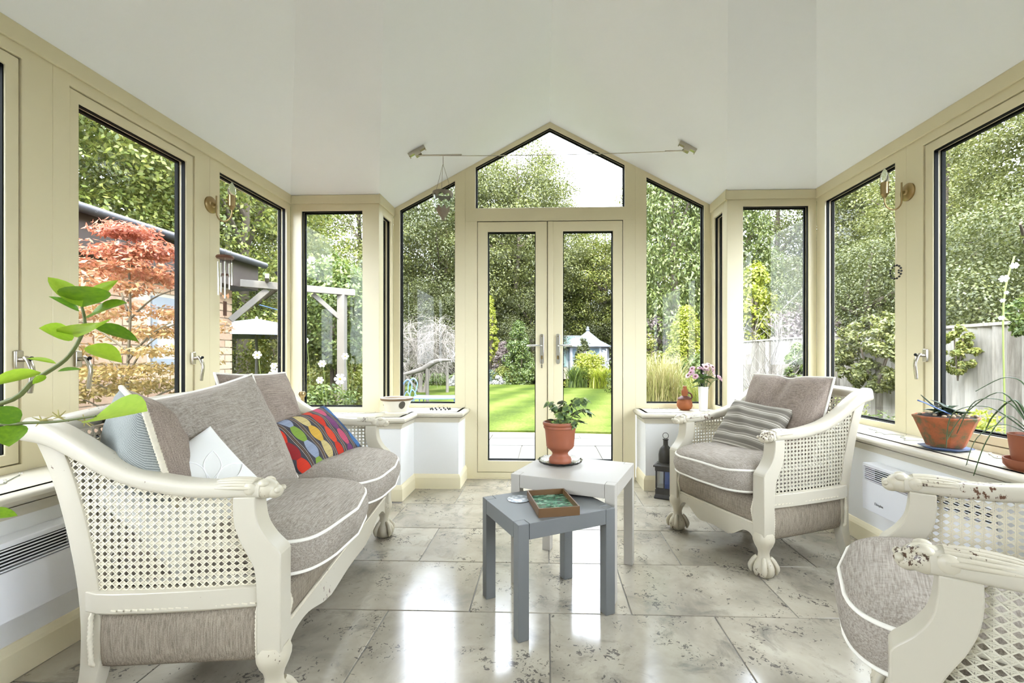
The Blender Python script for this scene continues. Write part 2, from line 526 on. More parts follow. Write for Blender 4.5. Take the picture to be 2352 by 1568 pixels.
def window(fn, outer, glass, sash=None, label=None, wall_top=None):
    """outer: frame polygon (ccw in a,b); glass: opening; sash: polygon of an opening sash between them"""
    win_n[0] += 1
    root = empty('window_%d' % win_n[0], fn(outer[0][0], outer[0][1], 0))
    structure(root, label)
    def part(q, nm, mt, bev=0):
        o = q.build(nm, mt, root, bevel=bev)
        o.matrix_parent_inverse = Matrix.Translation(-Vector(root.location))
        return o
    q = MB(); q.ring(outer, sash if sash else glass, fn, 0.0, T); part(q, 'frame', M_frame, 0.002)
    if sash:
        q = MB(); q.ring(shrink(sash, 0.003), glass, fn, 0.006, T - .01); part(q, 'sash', M_frame, 0.004)
        q = MB(); q.ring(sash, shrink(sash, 0.003), fn, 0.03, T - .02); part(q, 'seal', M_gasket)
    # bead, black gasket lines, pane
    g1 = shrink(glass, 0.004); g2 = shrink(glass, 0.010)
    q = MB(); q.ring(glass, g1, fn, 0.012, 0.03); q.ring(glass, g2, fn, 0.044, 0.062); part(q, 'gasket', M_gasket)
    q = MB(); q.prism(glass, fn, 0.036, 0.042); part(q, 'pane', M_glass)
    return root
B0, B1 = ZS, ZE                     # frame bottom / top
left_wins = [  # frame a0,a1, glass a0,a1, sash?
    (-1.38, -0.62, -1.28, -0.70, True), (-0.62, 0.78, -0.54, 0.68, True),
    (0.78, 1.712, 0.90, 1.560, (0.84, 1.607)), (1.712, 2.54, 1.818, 2.377, (1.775, 2.43)), (2.54, 3.36, 2.621, 3.312, None)]
for fn, side in ((FL, 'left'), (FR, 'right')):
    for i, (f0, f1, g0, g1, sa) in enumerate(left_wins):
        if side == 'right' and i == 4: g1 = 3.265
        gl = rect(g0, g1, 0.645, 2.04) if sa else rect(g0, g1, 0.612, 2.085)
        ss = None
        if sa is True: ss = rect(g0 - .05, g1 + .05, 0.602, 2.09)
        elif sa: ss = rect(sa[0], sa[1], 0.602, 2.09)
        o = rect(f0, f1, B0, B1)
        if side == 'left': o, gl, ss = o[::-1], gl[::-1], (ss[::-1] if ss else None)
        # keep polygons counter-clockwise for shrink
        fix = lambda p: p if sum(p[k - 1][0] * p[k][1] - p[k][0] * p[k - 1][1] for k in range(len(p))) > 0 else p[::-1]
        window(fn, fix(o), fix(gl), fix(ss) if ss else None, '%s cream window in the %s wall' % ('opening' if sa else 'fixed', side))
# head board along the eaves, standing a touch proud
q = MB(); q.box((XL, YB, 2.135), (XL + .012, YF, ZE + 0.004)); structure(q.build('trim_4', M_frame, bevel=0.003), 'cream head board above the left windows')
q = MB(); q.box((XR - .012, YB, 2.135), (XR, YF, ZE + 0.004)); structure(q.build('trim_5', M_frame, bevel=0.003), 'cream head board above the right windows')
q = MB(); q.box((XL + .012, YF - .012, 2.135), (XBL + .012, YF, ZE)); q.box((XBL, YF - .012, 2.135), (XBL + .012, YG, ZE + .006)); structure(q.build('trim_6', M_frame, bevel=0.003))
q = MB(); q.box((XBR - .012, YF - .012, 2.135), (XR - .012, YF, ZE)); q.box((XBR - .012, YF - .012, 2.135), (XBR, YG, ZE + .006)); structure(q.build('trim_7', M_frame, bevel=0.003))
# front facets and bay returns
window(FF, rect(XL, XBL, B0, B1), rect(-1.841, -1.377, 0.612, 2.085), None, 'narrow cream window left of the bay')
window(FF, rect(XBR, XR, B0, B1), rect(1.431, 1.900, 0.612, 2.085), None, 'narrow cream window right of the bay')
window(FBL, rect(YF + T, YG, B0, B1), rect(3.45, 3.62, 0.612, 2.075), None, 'slim window in the left return of the bay')
window(FBR, rect(YF + T, YG, B0, B1), rect(3.45, 3.62, 0.612, 2.075), None, 'slim window in the right return of the bay')
# gable wall
sl = (RZ - ZE) / (RX - XBL); sr = (RZ - ZE) / (XBR - RX)
roofL = lambda a: ZE + (a - XBL) * sl
roofR = lambda a: ZE + (XBR - a) * sr
mL, mR = -0.66, 0.715
window(FG, [(XBL, B0), (mL, B0), (mL, roofL(mL)), (XBL, ZE)], [(-1.198, 0.608), (-0.744, 0.608), (-0.744, 2.421), (-1.198, 2.188)], None, 'tall sloping-headed window left of the garden doors')
window(FG, [(mR, B0), (XBR, B0), (XBR, ZE), (mR, roofR(mR))], [(0.803, 0.615), (1.259, 0.615), (1.259, 2.200), (0.803, 2.434)], None, 'tall sloping-headed window right of the garden doors')
window(FG, [(mL, 2.088), (mR, 2.088), (mR, roofR(mR)), (RX, RZ), (mL, roofL(mL))], [(-0.576, 2.196), (0.63, 2.196), (0.63, 2.533), (RX, 2.842), (-0.576, 2.530)], None, 'five-sided gable light above the garden doors')
# door frame and two glazed leaves
q = MB()
q.ring(rect(mL, mR, -0.01, 2.088), rect(-0.562, 0.616, 0.05, 2.0885), FG, 0.0, T)
q.box((mL, YG - 0.012, 0.0), (mR, YG, 0.012))
structure(q.build('trim_8', M_frame, bevel=0.002), 'cream garden door frame')
def handle_plate(root_fn, x, side, mat, parent):
    """long backplate with lever and cylinder"""
    y = YG - 0.001
    q = MB(); prof = rrect(0.0165, 0.122, 0.016, 4)
    q.prism([(x + a, 1.052 + b_) for a, b_ in prof], lambda a, b_, d: (a, y - d, b_), 0.0, 0.009)
    pl = q.build('handle_plate', mat, parent, smooth=40, bevel=0.002)
    q = MB(); q.tube([(x, y - .005, 1.078), (x, y - 0.05, 1.078)], 0.009, 12)
    q.tube(spline([(x, y - .048, 1.078), (x + side * .02, y - .052, 1.079), (x + side * .07, y - .050, 1.078), (x + side * .12, y - .046, 1.076)], 5), [0.0095] * 15 + [0.008], 10, flat=0.8)
    lv = q.build('lever', mat, pl, smooth=60)
    q = MB(); q.prism(rrect(0.0085, 0.016, 0.008, 4), lambda a, b_, d: (x + a, y - .009 - d, 0.984 + b_), 0, .006); q.tube([(x, y - .009, 1.155), (x, y - .012, 1.155)], 0.004, 8)
    q.build('lock_cylinder', M_brass, pl, smooth=50)
    return pl
dn = 0
for (x0, x1, g0, g1, hx, hs, lb) in ((-0.559, 0.006, -0.477, -0.088, -0.037, -1, 'left glazed garden door leaf'), (0.010, 0.613, 0.134, 0.536, 0.093, 1, 'right glazed garden door leaf')):
    dn += 1
    root = empty('door_%d' % dn, (x0, YG, 0.05)); structure(root, lb)
    inv = Matrix.Translation(-Vector(root.location))
    gl = rect(g0, g1, 0.145, 2.005)
    q = MB(); q.ring(rect(x0, x1, 0.053, 2.085), gl, FG, 0.004, T - .005)
    if dn == 2: q.box((0.012, YG - 0.008, 0.055), (0.055, YG + 0.004, 2.083))
    obs = [q.build('leaf_frame', M_frame, root, bevel=0.004)]
    q = MB(); q.ring(gl, shrink(gl, 0.004), FG, 0.014, 0.03); q.ring(gl, shrink(gl, 0.007), FG, 0.044, 0.06); obs.append(q.build('gasket', M_gasket, root))
    q = MB(); q.prism(gl, FG, 0.036, 0.042); obs.append(q.build('pane', M_glass, root))
    obs.append(handle_plate(FG, hx, hs, M_chrome2, root))
    if dn == 1:
        q = MB(); q.box((0.0055, YG + .012, 0.053), (0.0105, YG + .05, 2.085)); obs.append(q.build('seal', M_gasket, root))
    for o in obs: o.matrix_parent_inverse = inv
# key hanging below the left lock
q = MB(); q.tube([(-0.037, YG - .02, 0.968), (-0.038, YG - .018, 0.925)], 0.002, 6); q.obox((-0.038, YG - .018, 0.912), (.006, 0, 0), (0, .001, 0), (0, 0, .014)); tag(q.build('door_key', M_chrome, smooth=50), 'small key hanging from the left garden door lock', 'key')

# window handles (espagnolette): plate + curved lever
def espag(loc, rz, label_n):
    # local: -y into room, lever hangs down
    q = MB(); q.prism(rrect(0.013, 0.034, 0.006, 3), lambda a, b_, d: (a, -d, b_), 0, 0.012)
    pl = q.build('window_handle', M_chrome, None, smooth=40, bevel=0.003, loc=loc, rz=rz)
    q = MB()
    q.tube([(0, -.01, 0.0), (0, -.032, 0)], 0.0085, 10)
    q.tube(spline([(0, -.030, 0.008), (0, -.046, -0.006), (0.001, -.058, -0.045), (0.0, -.054, -0.085), (0.0, -.050, -0.122)], 5), [0.009] + [0.0105] * 8 + [0.0095] * 8 + [0.009] * 3 + [.0085], 10, flat=0.75)
    q.build('lever', M_chrome, pl, smooth=60)
    q = MB(); q.sphere((0.0, -.056, 0.004), 0.0075, 10, 6); q.build('lock_button', M_gasket, pl, smooth=60)
    tag(pl, label_n, 'handle', 'window handles')
espag((XL + .002, 1.59, 0.985), R(90), 'nickel window handle furthest left, behind the citrus branch')
espag((XL + .002, 1.80, 0.985), R(90), 'nickel window handle at the near edge of the maple window')
espag((XL + .002, 2.41, 0.985), R(90), 'nickel window handle on the left wall just above the sofa back')
espag((XR - .002, 2.405, 1.0), R(-90), 'nickel window handle on the right wall above the terracotta pot')
# ------------------------------------------------------------------ fabrics
def linen(name, dark, light, dirx=True, sc=1.0, blot=0.5, vert=False):
    t = NT(name)
    a = t.noise(t.coords('Object', (11 * sc, 330 * sc, 330 * sc)), 1.0, 3, 0.6)
    c = t.noise(t.coords('Object', (300, 300, 16) if vert else (300 * sc, 14 * sc, 300 * sc)), 1.0, 3, 0.6)
    big = t.noise(t.coords('Object'), 5, 3, 0.6)
    f = t.math('ADD', t.math('MULTIPLY', a, 0.62 if dirx else 0.34), t.math('MULTIPLY', c, 0.34 if dirx else 0.62))
    f = t.math('ADD', f, t.math('MULTIPLY', t.math('SUBTRACT', big, 0.5), 0.28 * blot))
    col = t.ramp(f, [(0.33, dark), (0.6, light)])
    t.set(col, 0.9, spec=0.15)
    t.bump(f, 0.35, 0.002)
    return t.m
M_linen = linen('taupe_linen', lin(122, 113, 103), lin(172, 163, 151))
M_linen2 = linen('taupe_linen_base', lin(112, 102, 88), lin(158, 147, 130), dirx=False, vert=True)
M_linen3 = linen('brown_linen', lin(112, 100, 90), lin(160, 146, 133))
M_pipe = plain('ivory_piping', lin(238, 234, 222), 0.8, spec=0.2, var=0.08, scale=60)
M_rope = plain('ivory_rope', lin(226, 218, 196), 0.85, spec=0.2, var=0.25, scale=90)
M_cane = painted('painted_cane', lin(206, 200, 180), lin(120, 88, 56), 0.5, 0.05, 7.0)
M_canex = painted('worn_cane', lin(226, 218, 194), lin(112, 78, 46), 0.55, 0.7, 6.0)

def rope(q, path, r, pitch=0.011, n=8):
    P = [Vector(p) for p in path]
    # resample
    out = []; L = 0
    for i in range(len(P) - 1):
        seg = (P[i + 1] - P[i]).length; k = max(1, int(seg / 0.004))
        for j in range(k): out.append(P[i].lerp(P[i + 1], j / k))
    out.append(P[-1])
    vs_ = []; prev = None
    for i, p in enumerate(out):
        t_ = (out[min(i + 1, len(out) - 1)] - out[max(i - 1, 0)]).normalized()
        if prev is None: prev = t_.orthogonal()
        nr = (prev - t_ * prev.dot(t_)).normalized(); prev = nr; b_ = t_.cross(nr)
        if i: L += (p - out[i - 1]).length
        for j in range(n):
            a = 2 * PI * j / n; rr = r * (1 + 0.17 * math.cos(2 * (a - 2 * PI * L / pitch / 2)))
            vs_.append(p + (nr * math.cos(a) + b_ * math.sin(a)) * rr)
    k = len(out)
    fs = [(i * n + j, i * n + (j + 1) % n, (i + 1) * n + (j + 1) % n, (i + 1) * n + j) for i in range(k - 1) for j in range(n)]
    fs += [tuple(range(n)), tuple(range((k - 1) * n, k * n))]
    q.add(vs_, fs)

def inside(poly, x, y):
    c = False; n = len(poly)
    for i in range(n):
        x0, y0 = poly[i]; x1, y1 = poly[i - 1]
        if (y0 > y) != (y1 > y) and x < (x1 - x0) * (y - y0) / (y1 - y0) + x0: c = not c
    return c

def cane_panel(poly, fn, px=0.0222, pz=0.018, w=0.0013, bulge=None):
    """six-way woven cane clipped to a polygon in (a,b); fn(a,b,d)->xyz"""
    q = MB()
    a0 = min(p[0] for p in poly); a1 = max(p[0] for p in poly); b0 = min(p[1] for p in poly); b1 = max(p[1] for p in poly)
    def strip(p, d, L, hw, dd):
        d = Vector(d).normalized(); n_ = Vector((-d.y, d.x)) * hw
        step = 0.003; k = int(L / step); st = None
        def emit(s0, s1):
            if s1 - s0 < 0.008: return
            m = max(1, int((s1 - s0) / 0.07)) if bulge else 1
            for i in range(m):
                u0 = lerp(s0, s1, i / m); u1 = lerp(s0, s1, (i + 1) / m)
                A = Vector(p) + d * u0; B = Vector(p) + d * u1
                vs_ = []
                for e in (dd - 0.0006, dd + 0.0006):
                    for pt in (A - n_, A + n_, B + n_, B - n_):
                        vs_.append(fn(pt.x, pt.y, e + (bulge(pt.x, pt.y) if bulge else 0)))
                q.add(vs_, [(0, 1, 2, 3), (7, 6, 5, 4), (0, 4, 5, 1), (2, 6, 7, 3), (1, 5, 6, 2), (3, 7, 4, 0)])
        for i in range(k + 1):
            s = i * step; pt = Vector(p) + d * s
            ins = inside(poly, pt.x, pt.y)
            if ins and st is None: st = s
            if not ins and st is not None: emit(st, s); st = None
        if st is not None: emit(st, k * step)
    H = b1 - b0; W = a1 - a0; g = 0.0018
    x = a0 + px * 0.4
    while x < a1:
        for s in (-g, g): strip((x + s, b0), (0, 1), H, w, 0.0)
        x += px
    z = b0 + pz * 0.5
    while z < b1:
        for s in (-g, g): strip((a0, z + s), (1, 0), W, w, 0.0011)
        z += pz
    sl = pz / px; n = int(W / px + H / pz) + 3
    Ld = math.hypot(W, W * sl) + 0.02
    for i in range(-n, n):
        zz = b0 + pz * 0.5 + (i + 0.0) * pz - 0.4 * px * sl
        strip((a0, zz + 0.5 * pz), (1, sl), Ld, w * 1.1, 0.0022)
        strip((a0, zz + 0.5 * pz + 0.8 * px * sl), (1, -sl), Ld, w * 1.1, 0.0031)
    return q

# ------------------------------------------------------------------ carved caned seat (armchair or sofa)
ARM = [(-0.265, 0.630), (-0.22, 0.632), (-0.13, 0.633), (-0.04, 0.640), (0.08, 0.662), (0.18, 0.700), (0.27, 0.750), (0.345, 0.787), (0.42, 0.806)]
POSTB = [(0.300, 0.0), (0.272, 0.07), (0.250, 0.16), (0.246, 0.28), (0.262, 0.42), (0.300, 0.58), (0.340, 0.70), (0.378, 0.78)]
def caned_seat(name, W, label, cat, group=None, ky=1.0):
    h = W / 2
    root = empty(name, (0, 0, 0)); tag(root, label, cat, group)
    # front legs: ball and claw foot, knee, square post, swept arm support
    def leg_mesh():
        q = MB()
        prof = [(0.0, 0.0), (0.030, 0.0), (0.041, 0.008), (0.047, 0.024), (0.047, 0.044), (0.042, 0.060), (0.032, 0.074), (0.025, 0.088), (0.0235, 0.104), (0.028, 0.122), (0.037, 0.140), (0.043, 0.158), (0.044, 0.172), (0.040, 0.186), (0.036, 0.196)]
        def fr(a, i):
            z = prof[i][1]
            if z < 0.075:
                k = math.cos(4 * a) * 0.16 * max(0, 1 - abs(z - 0.04) / 0.05)
                return 1 + k
            return 1 + 0.05 * math.cos(4 * (a - PI / 4)) if z > 0.13 else 1
        q.lathe(prof, (0, 0, 0), 32, fr=fr)
        # claws: four toes gripping down over the ball
        for a in range(4):
            an = a * PI / 2 + PI / 4
            c, s = math.cos(an), math.sin(an)
            q.tube(spline([(c * .026, s * .026, .086), (c * .042, s * .042, .066), (c * .054, s * .054, .040), (c * .050, s * .050, .012)], 4), [.009, .010, .011, .0115, .0115, .0115, .0115, .012, .012, .011, .009, .007, .005], 8)
        return q.mesh('front_leg', M_whitex, smooth=60)
    lm = leg_mesh()
    def post_mesh():
        # side outline (y,z) extruded across x
        q = MB()
        front = [(-0.032, 0.185), (-0.032, 0.455)]
        fc = [(-0.024, 0.468), (0.004, 0.498), (0.026, 0.535), (0.034, 0.575), (0.036, 0.614)]
        back = [(0.094, 0.614), (0.094, 0.57), (0.088, 0.53), (0.074, 0.49), (0.056, 0.455), (0.040, 0.42), (0.034, 0.38), (0.032, 0.33), (0.032, 0.185)]
        fcs = [(v[0], v[1]) for v in spline([(a, b_, 0) for a, b_ in [(-0.030, 0.458)] + fc], 4)]
        bcs = [(v[0], v[1]) for v in spline([(a, b_, 0) for a, b_ in back[:-1]], 4)]
        out = front + fcs + bcs + [back[-1]]
        m = len(out)
        q.prism(out, lambda a, b_, d: (d, a, b_), -0.032, 0.032)
        return q.mesh('front_post', M_white, smooth=30)
    pm = post_mesh()
    for s in (-1, 1):
        link('front_leg', lm, root, (s * h, -0.29, 0))
        link('front_post', pm, root, (s * h, -0.29, 0), bevel=0.003)
    # rear posts
    for s in (-1, 1):
        q = MB()
        path = spline([(s * (h - 0.01), y, z) for y, z in POSTB], 4)
        k = len(path)
        q.sweep(path, lambda i: rrect(0.0235, 0.021 + 0.010 * min(1, path[i].z / .2), 0.006, 2), (1, 0, 0))
        q.build('rear_post', M_white, root, smooth=40)
    # arms with carved beast-head ends
    for s in (-1, 1):
        path = spline([(s * (h + 0.004 + 0.012 * max(0, (y + .1))), y, z) for y, z in ARM], 6)
        k = len(path)
        def prof(i):
            t_ = i / (k - 1)
            w = 0.030 + 0.004 * math.sin(t_ * PI)
            hh = 0.021 + 0.010 * max(0, (t_ - 0.55) / 0.45)
            return rrect(w, hh, min(0.014, hh * 0.7), 3)
        q = MB(); q.sweep(path, prof, (1, 0, 0))
        arm = q.build('arm_rail', M_white, root, smooth=50)
        q = MB(); x = s * (h + .004)
        # carved head: muzzle, brow, mane ridges
        q.sphere((x, -0.270, 0.630), (0.030, 0.036, 0.027), 14, 10)
        q.sphere((x, -0.294, 0.622), (0.024, 0.022, 0.019), 12, 8)
        for e in (-1, 1):
            q.sphere((x + e * .018, -0.272, 0.648), (0.012, 0.016, 0.011), 10, 6)
            q.sphere((x + e * .016, -0.308, 0.628), (0.009, 0.009, 0.008), 8, 6)
            q.sphere((x + e * .027, -0.240, 0.636), (0.008, 0.020, 0.018), 8, 6)
        for m_ in range(9):
            a = -1.2 + 2.4 * m_ / 8
            q.tube(spline([(x + math.sin(a) * .031, -0.245, 0.630 + math.cos(a) * .024), (x + math.sin(a * 1.05) * .034, -0.195, 0.632 + math.cos(a) * .026), (x + math.sin(a * .9) * .033, -0.145, 0.633 + math.cos(a) * .0225)], 4), [.006, .006, .006, .0055, .005, .0045, .004, .0035, .002], 6)
        q.build('carved_head', M_whitex, arm, smooth=70)
    # crest rail across the back
    q = MB(); n = 16
    path = [(lerp(-h - .012, h + .012, i / n), 0.395 + 0.02 * (1 - (2 * i / n - 1) ** 2), 0.800 + 0.028 * (1 - (2 * i / n - 1) ** 2) * (0.6 if W < 0.8 else 1)) for i in range(n + 1)]
    q.sweep(path, lambda i: rrect(0.026, 0.022, 0.012, 3), (0, 0.94, 0.34))
    q.build('crest_rail', M_white, root, smooth=50)
    # side rails under the cane, rounded at the back, with a stitched line of pegs
    for s in (-1, 1):
        x = s * h
        pl = [(x, -0.262), (x + s * .010, -0.10), (x + s * .014, 0.06), (x + s * .013, 0.16)] + [(x + s * (.013 - .05 * (1 - math.cos(a))), 0.16 + .115 * math.sin(a)) for a in (R(25), R(50), R(75), R(92))]
        path = [(a, b_, 0.335) for a, b_ in pl]
        q = MB(); q.sweep(path, lambda i: [(-0.030, -0.022), (-0.030, 0.022), (0.022, 0.022), (0.030, 0.012), (0.030, -0.022)] if s > 0 else [(-0.030, -0.022), (-0.030, 0.012), (-0.022, 0.022), (0.030, 0.022), (0.030, -0.022)], (0, 0, 1))
        rl = q.build('side_rail', M_white, root, smooth=30, bevel=0.002)
        q = MB()
        for i in range(20):
            y = -0.245 + 0.40 * i / 19
            xx = x + s * (0.022 + 0.014 * min(1, max(0, (y + .262) / .32)))
            q.obox((xx, y, 0.322), (s * .0022, 0, 0), (0, .0075, 0.0008), (0, 0, .0016))
        q.build('stitch_line', M_rope, rl)
    # cane sides
    topc = [(v[1], v[2] - 0.018) for v in spline([(0, y, z) for y, z in ARM], 4) if -0.225 <= v[1] <= 0.345]
    backc = [(v[1] - 0.014, v[2]) for v in spline([(0, y, z) for y, z in POSTB], 4) if 0.36 <= v[2] <= 0.735][::-1]
    frontc = [(-0.197, 0.61), (-0.197, 0.57), (-0.203, 0.53), (-0.217, 0.49), (-0.235, 0.455), (-0.25, 0.42), (-0.257, 0.38), (-0.258, 0.355)]
    poly = topc + backc + [(0.235, 0.355)] + frontc[::-1]
    for s in (-1, 1):
        fn = (lambda a, b_, d: (s * (h + 0.004 + d), a, b_))
        cane_panel(poly, fn, bulge=lambda a, b_: 0.008 * math.sin(max(0, min(1, (a + .25) / .5)) * PI)).build('cane_side', M_cane if s * (1 if W > .8 else 1) > 0 else M_canex, root)
    # cane back
    hb = h - 0.034
    fnb = lambda a, b_, d: (a, 0.262 + (b_ - 0.42) * 0.325 + d, b_)
    cane_panel([(-hb, 0.36), (hb, 0.36), (hb, 0.785), (-hb, 0.785)], fnb).build('cane_back', M_cane, root)
    # upholstered base with bulging front and sides
    q = MB()
    def front_panel(u, v):
        x = lerp(-h + .034, h - .034, u); z = lerp(0.222, 0.352, v)
        y = -0.292 - 0.022 * math.sin(v * PI) ** 0.6 + (0.03 * max(0, v - 0.85) / 0.15)
        return (x, y, z)
    q.grid(front_panel, 24, 10)
    q.box((-h + .034, -0.285, 0.226), (h - .034, 0.235, 0.345))
    bs = q.build('seat_base', M_linen2, root, smooth=50)
    for s in (-1, 1):
        q = MB()
        def sp(u, v):
            y = lerp(-0.258, 0.232, u); a = v * PI
            x = h - 0.012 + 0.034 * math.sin(a) ** 0.55 * (1 if u < .9 else (1 - ((u - .9) / .1) ** 2 * .5))
            z = 0.235 - 0.083 * math.cos(a)
            return (s * x, y, z)
        q.grid(sp, 16, 12)
        q.box((s * (h - .012) - .012, -0.255, 0.155), (s * (h - .012) + .012, 0.230, 0.318))
        q.build('side_upholstery', M_linen2, root, smooth=50)
        for yy in (-0.256, 0.236):
            q = MB(); rope(q, [(s * (h + .004), yy, .318), (s * (h + .020), yy, .30), (s * (h + .024), yy, .24), (s * (h + .020), yy, .175), (s * (h + .0), yy, .155)], 0.0062)
            q.build('rope_trim', M_rope, bs, smooth=60)
    q = MB(); q.box((-h + .03, 0.236, 0.16), (h - .03, 0.246, 0.36)); q.build('back_upholstery', M_linen2, root)
    q = MB(); e = h - .040
    rope(q, [(-e, -0.302, .345), (-e, -.318, .29), (-e, -.304, .226), (-e * .5, -.300, .222), (0, -.299, .222), (e * .5, -.300, .222), (e, -.304, .226), (e, -.318, .29), (e, -.302, .345)], 0.006)
    q.build('rope_trim', M_rope, bs, smooth=60)
    # scalloped apron
    def low(u):                       # u -1..1
        a = abs(u)
        return 0.150 + 0.026 * math.cos((a - 0.80) * PI / 0.42) * (1 if a > 0.38 else 0) + (-0.026 if a <= 0.38 else 0) + 0.004 * math.cos(a * PI / .38) * (1 if a <= .38 else 0) - 0.02 * max(0, (a - .9) / .1)
    n = 48; us = [lerp(-1, 1, i / n) for i in range(n + 1)]
    poly = [(u * (h - .03), low(u)) for u in us] + [(u * (h - .03), 0.228) for u in us[::-1]]
    q = MB()
    for i in range(n):
        x0, x1 = us[i] * (h - .03), us[i + 1] * (h - .03)
        a0, a1 = low(us[i]), low(us[i + 1])
        for y in (-0.304, -0.272):
            q.add([(x0, y, a0), (x1, y, a1), (x1, y, .228), (x0, y, .228)], [(0, 1, 2, 3)])
        q.add([(x0, -.304, a0), (x1, -.304, a1), (x1, -.272, a1), (x0, -.272, a0)], [(0, 1, 2, 3)])
        q.add([(x0, -.304, .228), (x1, -.304, .228), (x1, -.272, .228), (x0, -.272, .228)], [(0, 1, 2, 3)])
    q.build('apron', M_white, root, smooth=40)
    # depth of this seat behind the front posts
    def deepen(o):
        for c_ in kids(o):
            if c_.name.split('.')[0] not in ('front_leg', 'front_post', 'carved_head'):
                for v in c_.data.vertices:
                    if v.co.y > -0.19: v.co.y = -0.19 + (v.co.y + 0.19) * ky
            deepen(c_)
    deepen(root)
    return root

def seat_cushion(w, d, hgt, mat, front_bulge=0.04, crown=0.03, seed=0, taper=0.0, puff=0.0):
    """boxed cushion with two piped edges; local x across, -y front, z up from 0"""
    N = 72; rnd = 0.055
    def outline(i):
        a = 2 * PI * i / N
        ca, sa = math.cos(a), math.sin(a); p = 0.24
        x = math.copysign(abs(ca) ** p, ca) * w / 2; y = math.copysign(abs(sa) ** p, sa) * d / 2
        if y < 0: y -= front_bulge * (1 - (2 * x / w) ** 2) * (abs(2 * y / d)) ** 2
        return x, y
    O = [outline(i) for i in range(N)]
    q = MB(); rows = []
    rings = [(0.02, -0.0, 0), (0.5, 0, 0), (0.9, 0.0, 0), (0.985, 0.006, 0), (1.0, 0.016, 0)]
    rings += [(1.0 + 0.035 * math.sin(PI * k / 5), 0.016 + (hgt - 0.032) * k / 5, 0) for k in range(1, 5)]
    rings += [(1.0, hgt - 0.016, 0), (0.985, hgt - 0.004, .05), (0.93, hgt, .25), (0.82, hgt, .5), (0.66, hgt, .75), (0.48, hgt, .92), (0.28, hgt, 1), (0.1, hgt, 1), (0.01, hgt, 1)]
    vs_ = []
    for s, z, c in rings:
        for (x, y) in O:
            e = noise.noise(Vector((x * s * 6 + seed, y * s * 6, z * 5 + seed))) * 0.008 + noise.noise(Vector((x * s * 15 + seed, y * s * 11, seed))) * 0.004
            vs_.append((x * s, y * s, z + crown * c + e * (1 if z > hgt * .8 else 0.3)))
    fs = [(i * N + j, i * N + (j + 1) % N, (i + 1) * N + (j + 1) % N, (i + 1) * N + j) for i in range(len(rings) - 1) for j in range(N)]
    fs += [tuple(range(N)), tuple(range((len(rings) - 1) * N, len(rings) * N))]
    q.add(vs_, fs)
    o = q.build('seat_cushion', mat, smooth=60)
    for row in (4, 9):
        q = MB(); q.tube([vs_[row * N + j] for j in range(N)], 0.0055, 8, closed=True)
        q.build('piping', M_pipe, o, smooth=180)
    return o

def pillow(name, w, hgt, th, mat, pipe=None, seed=0, ears=0.5, wr=1.0, dent=0.0, rope_r=0.006, backmat=None, twist=False):
    """knife-edge cushion in local xy, thickness z"""
    n = 32
    def edge(u, v):
        x = u * w / 2 * (1 - 0.07 * ears * (1 - v * v) * abs(u)); y = v * hgt / 2 * (1 - 0.07 * ears * (1 - u * u) * abs(v))
        return x, y
    def surf(sg):
        def fn(a, b_):
            u, v = 2 * a - 1, 2 * b_ - 1
            x, y = edge(u, v)
            f = max(0, (1 - abs(u) ** 2.4) * (1 - abs(v) ** 2.4)) ** 0.5
            nz = (noise.noise(Vector((x * 7 + seed, y * 7, sg * 3 + seed))) * 0.018 + noise.noise(Vector((x * 16 + y * 9 + seed, y * 16, seed))) * 0.008) * wr
            dd = dent * math.exp(-((u) / .22) ** 2) * max(0, (v + 0.2)) ** 1 * (1 if sg > 0 else 0)
            return (x, y - dd * .5 * (v > 0.0) * 0.5, sg * (th / 2 * f + nz * f) - dd * f)
        return fn
    q = MB(); q.grid(surf(1), n, n); 
    if backmat:
        q.grid(surf(-1), n, n, m=1)
    else: q.grid(surf(-1), n, n)
    o = q.build(name, [mat, backmat] if backmat else mat, smooth=180)
    if pipe:
        path = []
        for i in range(n): path.append(surf(1)(i / n, 0))
        for i in range(n): path.append(surf(1)(1, i / n))
        for i in range(n): path.append(surf(1)(1 - i / n, 1))
        for i in range(n): path.append(surf(1)(0, 1 - i / n))
        q = MB()
        if twist: rope(q, path + path[:1], rope_r)
        else: q.tube(path, rope_r, 8, closed=True)
        q.build('piping', pipe, o, smooth=180)
    return o

def place(o, loc, face, up=(0, 0, 1), roll=0):
    """orient local z to face, local y as near up as possible"""
    z = Vector(face).normalized(); u = Vector(up); y = (u - z * u.dot(z)).normalized(); x = y.cross(z)
    m = Matrix((x, y, z)).transposed().to_4x4()
    if roll: m = m @ Matrix.Rotation(roll, 4, 'Z')
    o.rotation_euler = m.to_euler(); o.location = loc
    return o

# ---- the sofa along the left wall
sofa = caned_seat('sofa', 1.25, 'white carved two-seat sofa with caned sides along the left windows', 'sofa', None, 0.85)
sofa.location = (-1.118, 1.838, 0); sofa.rotation_euler = (0, 0, R(96.3))
sm = Matrix.Translation(sofa.location) @ Matrix.Rotation(R(96.3), 4, 'Z')
def on_sofa(x, y, z): return sm @ Vector((x, y, z))
def sdir(x, y, z): return (sm.to_3x3() @ Vector((x, y, z))).normalized()
for i, (x, lb, sd) in enumerate(((-0.297, 'plump taupe sofa seat cushion nearest the camera', 1.3), (0.297, 'plump taupe sofa seat cushion under the bright embroidered cushion', 8.1))):
    c = seat_cushion(0.59, 0.53, 0.125, M_linen, 0.06, 0.055, sd)
    c.location = on_sofa(x, -0.095, 0.353); c.rotation_euler = (0, 0, R(96.3))
    tag(c, lb, 'cushion', 'sofa seat cushions')
